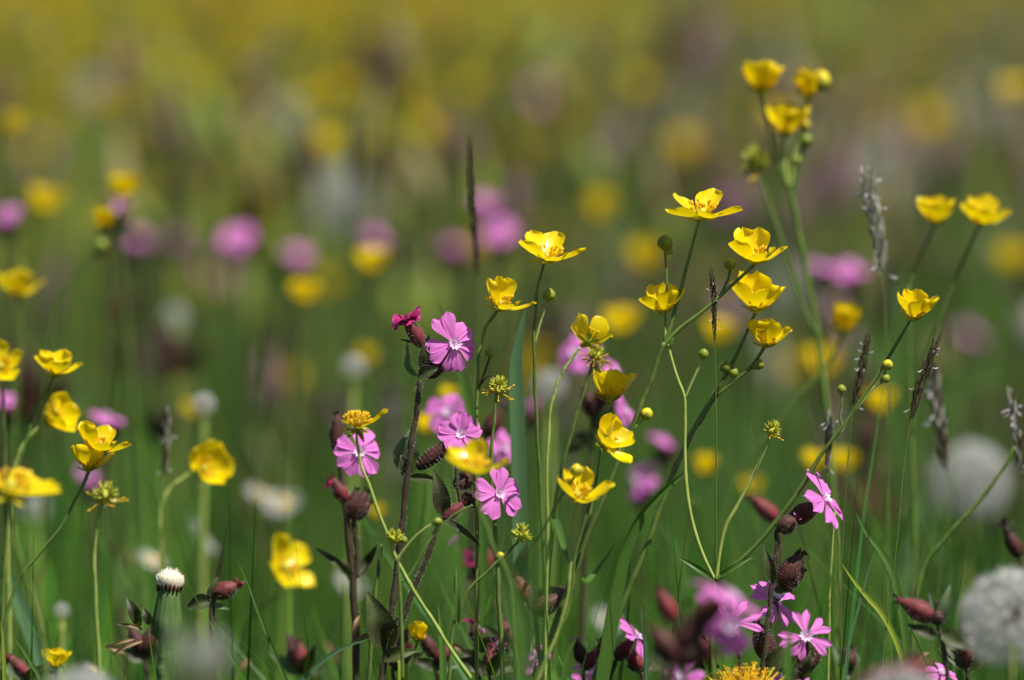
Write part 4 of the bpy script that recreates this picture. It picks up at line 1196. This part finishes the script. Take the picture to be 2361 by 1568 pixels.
for x, y, dd, L, ax, lab in [
    (1818, 1566, .03, 54, (-.2, .7, .5), "pink campion cropped by the bottom edge right of the dandelion bloom"),
    (1575, 1560, -.10, 60, (-.3, .5, .6), "blurred pink campion cropped by the bottom edge left of the dandelion bloom"),
    (1360, 1552, .06, 50, (.1, .6, .5), "small pink campion at the bottom edge beside the broad arching blade"),
    (2170, 1552, -.03, 46, (.3, .6, .4), "pink campion scrap at the bottom edge under the white clock"),
    (1236, 1520, .04, 46, (-.2, .5, .7), "small violet-pink campion behind the bottom middle stems"),
]:
    D = D0 + dd
    c = camp(lab, [(x, y + 46), (x + 5, y + 90), (x + 5, y + 140)], D, (5, 6))
    c.cam(x, y, L, ax, seed=int(x), roll=x % 72, lobe=.48).cal(x + 3, y + 50, x, y + 6, 15, None, 20, d=(.006, .004))
c = camp("very blurred reddish-brown campion pods close to the lens, bottom right edge", [(2040, 1600), (2040, 1650), (2045, 1720)], D0 - .30, (12, 14))
c.cal(2150, 1540, 1985, 1568, 24, M_CALYXR, 0).cal(2030, 1600, 2120, 1500, 20, M_CALYX, 0).leaf(2040, 1610, 2170, 1560, 40, M_CLEAFD)
c = camp("small brown campion pods low in the tangle, bottom centre left", [(1000, 1510), (1005, 1540), (1010, 1568)], D0 + .06, (5, 6), None, 30)
c.cal(1000, 1515, 975, 1460, 16, M_CALYX, 40).cal(1004, 1530, 1040, 1490, 17, M_CALYXR, 40).leaf(1004, 1540, 950, 1520, 30, M_CLEAFD).leaf(1006, 1545, 1060, 1535, 28, M_CLEAF)
c = camp("campion with closed pink tips in the grass at bottom middle, behind broad leaf", [(1345, 1530), (1345, 1550), (1345, 1568)], D0 + .05, (5, 6), None, 30)
c.cal(1345, 1530, 1330, 1480, 16, M_CALYX, 40).tuft(1329, 1478, (-.2, 1, .2), 20, M_PINK, n=5, seed=50, name="petal").cal(1347, 1545, 1372, 1500, 15, M_CALYXR, 40).tuft(1250, 1530, (-.2, .6, .5), 36, M_PINK, n=6, seed=51, name="petal")
c = camp("campion low behind the stubby dandelion head, grey-brown leaves and pods in shade", [(330, 1500), (335, 1530), (340, 1568)], D0 + .08, (5, 6), None, 20)
c.cal(330, 1505, 300, 1450, 18, M_CALYX, 20).leaf(335, 1520, 280, 1500, 40, M_CLEAFD).leaf(335, 1525, 400, 1490, 40, M_CLEAFD).cal(332, 1510, 352, 1445, 18, M_CALYX, 20)
for x, y, dd, nn, lab in [
    (905, 1520, .05, 3, "brown campion pods and dark leaves at the foot of the sharp campion"),
    (1130, 1530, .03, 3, "campion pods and leaves crowding the bottom edge under the pink buds"),
    (1190, 1480, .07, 2, "half-hidden brown campion pods behind the soft pale blade"),
    (1480, 1530, .05, 3, "dark campion pods at the bottom edge right of the broad arching blade"),
    (1640, 1520, .02, 3, "dark campion leaves and pods between the dandelion bloom and blurred pod clump"),
    (1850, 1540, .03, 3, "brown campion pods at the bottom edge under the starry flower"),
    (1960, 1530, .08, 2, "campion leaves low in the shade right of the starry flower"),
    (2230, 1520, .02, 3, "dark green campion leaves and pods beneath the large white clock"),
    (700, 1530, .12, 2, "blurred brown campion pods low in the grass left of the forked campion"),
    (60, 1545, .06, 2, "campion leaves in the bottom left corner grass"),
]:
    c = camp(lab, [(x, y + 20), (x + 4, y + 60), (x + 4, y + 110)], D0 + dd, (5, 6), None, 20)
    for q in range(nn):
        tx, ty = x + R.uniform(-46, 46), y - R.uniform(20, 64)
        c.cal(x + R.uniform(-6, 6), y + 14, tx, ty, R.uniform(14, 20), M_CALYXR if q == 1 else M_CALYX, 50, d=(0, R.uniform(-.004, .01)))
        c.tuft(tx, ty, (R.uniform(-.5, .5), 1, .1), 20, M_SHRIV if q != 2 else M_MAG, n=6, seed=200 + q + x)
    for q in range(4):
        c.leaf(x, y + 24, x + R.uniform(-80, 80), y - R.uniform(-18, 50), R.uniform(24, 42), R.choice([M_CLEAFD, M_CLEAF, M_CLEAFD]), hairs=14, fold=R.uniform(.3, .7), bend=R.uniform(-.2, .3), d=(0, R.uniform(-.01, .012)))
# single bare stalks rising through the right of the frame
for i, (pts, D, r, lab) in enumerate([
    ([(2340, 1030), (2300, 1100), (2240, 1175), (2180, 1240), (2130, 1310), (2110, 1400), (2100, 1568)], D0 + .07, 5, "dark bare stalk sweeping down left in front of the rear clock"),
    ([(2050, 880), (2046, 1000), (2044, 1200), (2040, 1568)], D0 + .12, 3, "thin soft green stalk behind the diagonal stem"),
    ([(1745, 860), (1740, 1000), (1738, 1200), (1738, 1568)], D0 + .3, 4, "faint upright stalk behind the bare seed head"),
    ([(880, 1255), (870, 1330), (860, 1430), (850, 1568)], D0 + .01, 5, "knobbly green stalk between the two campions"),
    ([(1930, 1180), (1935, 1300), (1938, 1440), (1940, 1568)], D0 + .05, 4, "dark upright stalk under the profile campion flower"),
    ([(1925, 1180), (1915, 1330), (1910, 1568)], D0 + .03, 2.4, "thin pale stalk under the profile campion flower"),
    ([(1605, 1150), (1580, 1260), (1555, 1400), (1520, 1568)], D0 + .2, 4, "soft stalk behind the broad arching blade"),
]):
    w = to_ground(pix(pts, D))
    t = stem_part("bare_stalk", w, [px(r * .8, D), px(r * 1.3, D)], M_STEM if i != 5 else M_STEMY, None)
    tag(t, lab, "stalk", "bare stalks rising through the grass")

# --- dandelions
CL = clock_mesh(230, 16, seed=1)
CLm = {}


def clock(x, y, D, rpx, label, tiltv=(0, 0)):
    c = P(x, y, D); r = px(rpx, D)
    g = V(c[0] + .01, c[1] + .01, 0)
    t = thing("dandelion_clock", g, label, "dandelion clock", "white dandelion clocks")
    stem_part("stem", [c - V(0, 0, .1 * r), c - V(.001, 0, c[2] * .4), g + V(0, 0, .0)], [.0012, .0017], M_STEMY, t)
    if 'm' not in CLm:
        o = CL.build("seed_head", t, V(0, 0, 0)); CLm['m'] = o.data
    else:
        o = bpy.data.objects.new("seed_head", CLm['m']); C.objects.link(o); o.parent = t
    o.location = c - g
    o.scale = (r, r, r)
    o.rotation_euler = (tiltv[0], tiltv[1], R.random() * 6)
    return t


clock(2332, 1428, D0 - .17, 132, "large white dandelion clock cut by the bottom right edge", (.2, -.2))
clock(2236, 1112, D0 + .55, 104, "blurred white dandelion clock behind the grass spikes at right")
clock(185, 1640, D0 - .28, 110, "blurred grey-white dandelion clock at the bottom left, top only")
clock(2070, 1640, D0 - .30, 120, "blurred dandelion clock at the bottom right corner, top only")
clock(478, 1510, D0 - .60, 46, "very blurred grey dandelion clock close to the lens beside the stubby dandelion")
clock(815, 846, D0 + .36, 32, "small pale round clock glowing near the middle left")
clock(404, 732, D0 + .75, 30, "faint grey-green clock disc at left, mid height")
clock(470, 932, D0 + .26, 30, "small whitish clock above the yellow flower at left")
clock(142, 1408, D0 + .17, 20, "tiny white round clock in the grass at lower left")
clock(1266, 890, D0 + .40, 42, "greyish clock dome hidden behind the five-petalled buttercup")
clock(210, 215, D0 + 1.7, 46, "pale hazy clock disc at the top left")
clock(650, 270, D0 + 1.6, 46, "pale hazy clock disc right of the pink-grey haze")
clock(80, 1170, D0 + .5, 36, "whitish clock blur under the flat left buttercup")

DZ = daisy_mesh(1)
DZm = {}
for x, y, D, rpx, rot, lab in [
    (600, 1140, D0 + .46, 36, (.5, .2), "left one of two white daisies blurred side by side"),
    (652, 1160, D0 + .48, 44, (.6, -.2), "right one of two white daisies blurred side by side"),
    (465, 1238, D0 + .36, 52, (.5, .9), "white daisy tilted steeply down to the right, blurred"),
    (352, 1292, D0 + .36, 34, (.6, .1), "small white daisy left of the tilted one"),
    (808, 1345, D0 + .42, 40, (.8, .2), "pale daisy blur behind the forked campion stem"),
    (1405, 1430, D0 + .35, 40, (.8, .1), "pale daisy blur low behind the broad arching blade"),
    (215, 1548, D0 + .2, 26, (.6, .2), "small white daisy low beside the stubby dandelion head"),
]:
    c = P(x, y, D); r = px(rpx, D); g = V(c[0], c[1] + .012, 0)
    t = thing("daisy", g, lab, "daisy", "white daisies in the grass")
    stem_part("stem", [c - V(0, 0, .1 * r), c + V(0, .006, -c[2] * .4), g], [.0007, .0009], M_STEM, t)
    if 'm' not in DZm:
        o = DZ.build("flower", t, V(0, 0, 0)); DZm['m'] = o.data
    else:
        o = bpy.data.objects.new("flower", DZm['m']); C.objects.link(o); o.parent = t
    o.location = c - g; o.scale = (r, r, r); o.rotation_euler = (rot[0], rot[1], R.random())

# stubby closed dandelion head, lower left
D = D0 - .01
w = to_ground([P(382, 1470, D), P(378, 1520, D), P(376, 1568, D)])
t = thing("dandelion", w[-1] * V(1, 1, 0), "stubby closed dandelion head, green and ribbed, with a cream tuft on top", "dandelion")
stem_part("stem", w, [px(17, D), px(14, D)], M_BRACT, t)
base, top = P(382, 1478, D), P(391, 1352, D)
ax = unit(top - base); hh = np.linalg.norm(top - base)
mb = MB()
mb.lathe(base, ax, [(0, px(16, D)), (.12 * hh, px(34, D)), (.4 * hh, px(32, D)), (.8 * hh, px(26, D)), (.95 * hh, px(24, D)), (1.0 * hh, px(18, D))], M_BRACT, 26, .01, 13)
_, a, e = basis(ax, 0)
for k in range(17):
    th = 2 * pi * k / 17
    o = cos(th) * a + sin(th) * e
    G = petal_grid(base + o * px(30, D) + ax * hh * .06, ax, o, hh * R.uniform(.82, 1.0), px(7, D), 91, 95 + R.uniform(-3, 3), .4, .02, 9, 5)
    mb.grid(G, M_BRACT)
    p0 = base + ax * hh * R.uniform(.88, .96) + o * px(27, D)
    mb.tube([p0, p0 + ax * px(14, D), p0 + ax * px(24, D)], [px(3.2, D), px(3.4, D), px(1, D)], M_TIP, 5)
inv = mb.build("involucre", t, base)
mb = MB()
mb.lathe(base + ax * hh * .95, ax, [(0, px(24, D)), (px(16, D), px(33, D)), (px(32, D), px(30, D)), (px(42, D), px(16, D)), (px(45, D), 0)], M_CREAM, 18, .03)
for k in range(420):
    th = R.random() * 6.28; q = math.sqrt(R.random())
    o = cos(th) * a + sin(th) * e
    p0 = base + ax * (hh * .97) + o * px(24, D) * q
    d = unit(ax + o * q * R.uniform(.15, .5))
    s = unit(np.cross(d, V(R.random() - .5, R.random() - .5, .3))) * px(.8, D)
    tip = p0 + d * px(R.uniform(36, 52) * (1 - .45 * q * q), D)
    mb.add([p0 - s, p0 + s, tip + s, tip - s], [[0, 1, 2, 3]], [[(0, 0), (0, 1), (1, 1), (1, 0)]], M_CREAM)
mb.build("pappus_tuft", t, top)
for (x0, y0, x1, y1, wd, m) in [(320, 1440, 292, 1375, 30, M_CLEAFD), (330, 1452, 268, 1438, 9, M_BLADED), (312, 1474, 250, 1492, 9, M_BLADED), (330, 1478, 256, 1512, 9, M_BLADED), (345, 1440, 330, 1400, 24, M_CLEAFD)]:
    leaf(t, P(x0, y0, D), P(x1, y1, D), px(wd, D), m, bend=.25, fold=.5, hairs=10, name="withered_leaf")
leaf(t, P(322, 1448, D), P(296, 1376, D), px(26, D), M_BLADEY, fold=.4, name="leaf")

# yellow many-rayed dandelion at the bottom
D = D0 - .03
w = to_ground([P(1722, 1618, D), P(1724, 1700, D)])
t = thing("dandelion", w[-1] * V(1, 1, 0), "bright yellow dandelion bloom cut by the bottom edge, fine curled stigmas on top", "dandelion")
stem_part("stem", w, [px(14, D), px(14, D)], M_BRACT, t)
c0 = P(1722, 1620, D)
mb = MB()
for k in range(150):
    q = math.sqrt((k + .5) / 150); th = k * 2.39996
    o = V(cos(th), sin(th), 0)
    mb.grid(petal_grid(c0 + o * px(8, D) * q, V(0, 0, 1), o, px(92, D) * (.62 + .45 * q), px(7, D), 78 - 66 * q, 64 - 74 * q, .3, .04, 6, 3), M_DANDY)
fl = mb.build("flower", t, c0)
mb = MB()
for k in range(110):
    q = math.sqrt(R.random()); th = R.random() * 6.28
    o = V(cos(th), sin(th), 0); s = unit(np.cross(o, V(0, 0, 1)))
    el = radians(86 - 62 * q); d = cos(el) * o + sin(el) * V(0, 0, 1)
    p0 = c0 + o * px(20, D) * q; ln = px(R.uniform(66, 92), D) * (1 + .15 * q)
    p1 = p0 + d * ln
    mb.tube([p0, p0 + d * ln * .5, p1], px(1.3, D), M_STAM, 4)
    for sg in (-1, 1):
        mb.tube([p1, p1 + s * sg * px(4, D) + d * px(2, D), p1 + s * sg * px(7, D) - d * px(3, D)], [px(1.4, D), px(1.5, D), px(.7, D)], M_STAM, 4)
mb.build("stigmas", fl, c0)

# ------------------------------------------------------------------ the field behind: copies that share meshes
def proto_bud_flower(seed, elev):
    r = random.Random(seed)
    mb = MB()
    axis, a, b = basis(V(0.05, 0, 1), r.random() * 6)
    for i in range(5):
        th = 2 * pi * i / 5
        o = cos(th) * a + sin(th) * b
        mb.grid(petal_grid(V(0, 0, 0) + o * .05, axis, o, r.uniform(.9, 1.08), .54, elev - 20, elev + 20, .3, .05, 6, 5, r=r), M_YEL)
    mb.lathe(V(0, 0, 0), axis, [(0, .1), (.15, .3), (.32, .28), (.42, .05)], M_STAM, 8, .1)
    return mb


def proto_camp(seed):
    r = random.Random(seed)
    mb = MB()
    ax0 = unit(V(r.uniform(-.5, .5), -.7, .5))
    axis, a, b = basis(ax0, r.random() * 6)
    for i in range(5):
        for sg in (-1, 1):
            th = 2 * pi * i / 5 + sg * .27
            o = cos(th) * a + sin(th) * b
            mb.grid(petal_grid(o * .06, axis, o, 1.0, .26, 4, -10, .2, .05, 6, 5, r=r), M_PINK)
    mb.lathe(-axis * 1.25, axis, [(0, .08), (.2, .30), (.7, .34), (1.2, .2)], M_CALYX, 10)
    for q in range(3):
        d = unit(V(r.uniform(-.8, .8), r.uniform(-.5, .5), .7)); s0 = V(0, 0, -1.5 - .5 * q)
        mb.lathe(s0, d, [(0, .08), (.25, .30), (.8, .32), (1.2, .16), (1.25, .02)], M_CALYX, 9)
        mb.grid(petal_grid(s0, V(0, 0, 1), unit(V(r.uniform(-1, 1), r.uniform(-1, 1), 0)), 1.6, .4, 40, 10, .3, .04, 6, 5, r=r), M_CLEAFD)
    return mb


def proto_pods(seed):
    """campion top gone over: brown pods and drooping leaves"""
    r = random.Random(seed)
    mb = MB()
    for q in range(6):
        d = unit(V(r.uniform(-.9, .9), r.uniform(-.6, .6), .8)); s0 = V(r.uniform(-.6, .6), r.uniform(-.4, .4), -r.uniform(0, 5.5))
        mb.lathe(s0, d, [(0, .08), (.25, .36), (.8, .40), (1.3, .22), (1.4, .02)], M_CALYXR if q == 0 else M_CALYX, 9)
        mb.grid(petal_grid(s0, V(0, 0, 1), unit(V(r.uniform(-1, 1), r.uniform(-1, 1), 0)), r.uniform(1.6, 3), .5, 45, -10, .3, .04, 7, 5, r=r), M_CLEAFD)
    return mb


def keepmesh(mb, name):
    o = mb.build(name, None, V(0, 0, 0))
    me = o.data
    bpy.data.objects.remove(o)
    return me


def stem_mesh(seed):
    r = random.Random(seed)
    sp = spline([V(0, 0, 0), V(r.uniform(-.04, .04), r.uniform(-.03, .03), .45), V(r.uniform(-.1, .1), r.uniform(-.06, .06), 1)], 10)
    mb = MB(); mb.tube(sp, [.0045, .003], M_STEM, 5)
    return keepmesh(mb, "stem"), sp[-1]


FLM = [keepmesh(proto_bud_flower(i, e), "flower") for i, e in enumerate((38, 52, 62, 46, 70))]
CMM = [keepmesh(proto_camp(i), "flower") for i in range(4)]
PDM = [keepmesh(proto_pods(i), 'seed_pods') for i in range(4)]
STM = [stem_mesh(i) for i in range(5)]


def mk(name, me, parent, loc, sc, rz=0):
    o = bpy.data.objects.new(name, me)
    C.objects.link(o)
    o.parent = parent; o.location = loc; o.scale = sc; o.rotation_euler = (0, 0, rz)
    return o


def simple(name, label, cat, group, x, y, h, meshes, size, rz=0, headname="flower", sw=1.0):
    t = thing(name, V(x, y, 0), label, cat, group)
    sm, tip = R.choice(STM)
    k = .32 * sw
    mk("stem", sm, t, (0, 0, 0), (k, k, h))
    tp = (tip[0] * k, tip[1] * k, h)
    mk(headname, R.choice(meshes), t, tp, (size,) * 3, rz)
    return t


def yof(D): return D + CAM[1]


def wedge(d0, d1, power=1.0):
    D = d0 + (d1 - d0) * R.random() ** power
    hw = .18 + .072 * D
    return D, R.uniform(-hw, hw)


def density(x, D):
    """drifts of flowers across the field"""
    far = 1.0 if D < 11 else max(.12, 1 - (D - 11) / 9)
    return far * (1 if x < .01 * D else .62) * (.5 + .5 * sin(x * 2.3 + 1.1 * sin(D * .9) + .6) * cos(D * .8 + 1.7 * x))


GFB = "out-of-focus buttercups across the field"
n = 0
while n < 190:
    D, x = wedge(D0 + 1.0, 8.5, 1.35)
    if R.random() > .08 + .92 * density(x, D) ** 1.6: continue
    h = R.uniform(.27, .42) if D < 5 else R.uniform(.28, .46)
    lab = "blurred yellow buttercup in the nearer part of the hazy field" if D < 5 else "hazy yellow buttercup far back where the field blurs to gold"
    simple("buttercup", lab, "buttercup", GFB if D < 5 else GFB + ", far back", x, yof(D), h, FLM, R.uniform(.0095, .0125), R.random() * 6)
    n += 1
# the rest of the far drift, as one mass
mbs = MB()
k = 0
pro = []
for e in (40, 58):
    p_ = proto_bud_flower(90 + e, e)
    pro.append((np.concatenate(p_.v), p_))
while k < 2300:
    D, x = wedge(5.2, 26.0, 1.35)
    x *= 1.1
    if R.random() > .03 + .97 * density(x, D) ** 3.2: continue
    v, p_ = R.choice(pro)
    s = R.uniform(.008, .0125) * (1 + .012 * D); rz = R.random() * 6
    cz, sz = cos(rz) * s, sin(rz) * s
    z = R.uniform(.28, .46)
    vv = np.stack([v[:, 0] * cz - v[:, 1] * sz + x, v[:, 0] * sz + v[:, 1] * cz + yof(D), v[:, 2] * s + z], 1)
    kk = len(mbs.mats)
    mbs.v.append(vv)
    for m_ in p_.mats: mbs.mi(m_)
    mbs.f += [[i + mbs.n for i in f] for f in p_.f]
    mbs.uv += p_.uv
    mbs.m += [mbs.mats.index(p_.mats[q]) for q in p_.m]
    mbs.n += len(vv)
    sp = np.array([[x, yof(D), z], [x + .01, yof(D), z * .5], [x + .015, yof(D) + .01, 0]])
    mbs.tube(sp, .0012, M_STEM, 3, False)
    k += 1
tag(mbs.build("distant_buttercups", None, V(0, 0, 0)), "golden drift of distant buttercups at the top of the field", "buttercups", None, "stuff")

n = 0
while n < 14:
    D, x = wedge(D0 + 2.2, 12.0, 1.2)
    if R.random() < density(x, D) * .6: continue
    h = R.uniform(.25, .40)
    lab = "blurred dusky pink campion in the nearer part of the hazy field" if D < 5 else "hazy brownish-pink campion far back in the field"
    simple("red_campion", lab, "campion", "out-of-focus campions across the field" + ("" if D < 5 else ", far back"), x, yof(D), h, CMM, R.uniform(.0075, .0100), R.uniform(-.8, .8), sw=1.4)
    n += 1
for i in range(100):
    D, x = wedge(D0 + .6, 8.5, 1.3)
    simple("red_campion", "dim brown campion gone to seed in the nearer part of the blurred field" if D < 4.6 else "dim brown campion gone to seed far back in the blurred field", "campion",
           "campions gone to seed" + ("" if D < 4.6 else ", far back"), x, yof(D), R.uniform(.24, .37), PDM, R.uniform(.009, .013), R.random() * 6, "seed_pods", 1.5)
for i in range(14):
    D, x = wedge(D0 + 1.3, 12.0, 1.2)
    simple("dandelion_clock", "hazy grey-white dandelion clock in the nearer part of the field" if D < 5 else "hazy grey-white dandelion clock far back in the field", "dandelion clock",
           "out-of-focus dandelion clocks" + ("" if D < 5 else ", far back"), x, yof(D), R.uniform(.22, .37), [CLm['m']], R.uniform(.014, .019), R.random() * 6, "seed_head", 1.5)


def spike_proto(seed, pale):
    mb = MB()
    spikelets(mb, [V(.02, 0, 1), V(.01, 0, .7), V(0, 0, .35), V(0, 0, 0)], .075, 40, M_SPIKE, random.Random(seed), .3, 6, M_SPIKEP if pale else None)
    return keepmesh(mb, "flower_head")


SPM = [spike_proto(i, i % 2) for i in range(4)]
for i in range(56):
    D, x = wedge(D0 + .5, 8.0, 1.4)
    simple("grass_spike", "dim brown grass spike in the nearer part of the blurred field" if D < 4.2 else "dim brown grass spike far back in the blurred field", "grass spike",
           "out-of-focus grass spikes" + ("" if D < 4.2 else ", far back"), x, yof(D), R.uniform(.25, .36), SPM, R.uniform(.028, .045), R.random() * 6, "flower_head", .6)

# the tangle of gone-over grass flowers and sorrel that colours the far field, one mass
M_SEEDMASS = material("seeding_grass", (1, 1, 1), (.8, .8, .8), 0.6, 0.25, None, scale=300, rnd=0, attr="tint")
gg = np.random.default_rng(21)
n = 3000
D = 3.7 + 18 * gg.random(n) ** 1.5
X = gg.uniform(-1, 1, n) * (.25 + .075 * D)
Y = D + CAM[1]
f = np.sin(X * 3.7 + 1.9 * np.sin(Y * 1.3) + 1) * np.cos(Y * 1.9 + 1.2 * np.sin(X * 3.1)) + gg.normal(0, .45, n)
keep = np.abs(f) > .18
D, X, Y, f = D[keep], X[keep], Y[keep], f[keep]
n = len(D)
H = gg.uniform(.25, .42, n)
hl, hr = gg.uniform(.018, .045, n), gg.uniform(.0025, .0065, n)
lx, ly = gg.normal(0, .25, n), gg.normal(0, .25, n)
prof = [(0, .15), (.25, .9), (.55, 1.0), (.85, .5), (1.0, .05)]
sd = 6
pos = np.zeros((n, len(prof), sd, 3))
for i, (u, r_) in enumerate(prof):
    for j in range(sd):
        th = 2 * pi * j / sd
        wv = 1 + .35 * np.sin(7 * u + 3 * th + X * 90)
        pos[:, i, j, 0] = X + lx * hl * u + hr * r_ * wv * cos(th)
        pos[:, i, j, 1] = Y + ly * hl * u + hr * r_ * wv * sin(th)
        pos[:, i, j, 2] = H + hl * u
nb = len(prof) * sd
stalk = np.zeros((n, 4, 3))
for q, (dx, z) in enumerate(((-.0009, 0), (.0009, 0), (.0009, 1), (-.0009, 1))):
    stalk[:, q, 0] = X + dx - (1 - z) * lx * .06
    stalk[:, q, 1] = Y - (1 - z) * ly * .06
    stalk[:, q, 2] = z * (H + .004)
v = np.concatenate([pos.reshape(n, nb, 3), stalk], 1).reshape(-1, 3)
fl_ = [[i * sd + j, i * sd + (j + 1) % sd, (i + 1) * sd + (j + 1) % sd, (i + 1) * sd + j] for i in range(len(prof) - 1) for j in range(sd)] + [[nb, nb + 1, nb + 2, nb + 3]]
F = (np.array(fl_)[None] + (np.arange(n) * (nb + 4))[:, None, None]).reshape(-1, 4)
pal = np.array([(.14, .085, .05), (.26, .15, .17), (.46, .44, .36), (.26, .34, .05), (.28, .24, .10)])
kx = np.where(f > .9, 2, np.where(f > .45, 1, np.where(f > 0, 4, np.where(f > -.6, 0, 3))))
colr = pal[kx] * gg.uniform(.7, 1.3, n)[:, None]
tc = np.ones((n, nb + 4, 4)); tc[:, :nb, :3] = colr[:, None]; tc[:, nb:, :3] = (.09, .13, .03)
me = bpy.data.meshes.new("seeding_grass")
me.vertices.add(len(v)); me.vertices.foreach_set("co", v.ravel())
me.loops.add(len(F) * 4); me.loops.foreach_set("vertex_index", F.ravel().astype(np.int32))
me.polygons.add(len(F))
me.polygons.foreach_set("loop_start", np.arange(0, len(F) * 4, 4, dtype=np.int32))
me.polygons.foreach_set("loop_total", np.full(len(F), 4, np.int32))
me.update(calc_edges=True)
me.attributes.new("tint", 'FLOAT_COLOR', 'POINT').data.foreach_set("color", tc.astype(np.float32).ravel())
me.polygons.foreach_set("use_smooth", [True] * len(F))
me.materials.append(M_SEEDMASS)
o = bpy.data.objects.new("seeding_grass", me)
C.objects.link(o)
tag(o, "brown, mauve and straw haze of seeding grasses across the far field", "grass", None, "stuff")
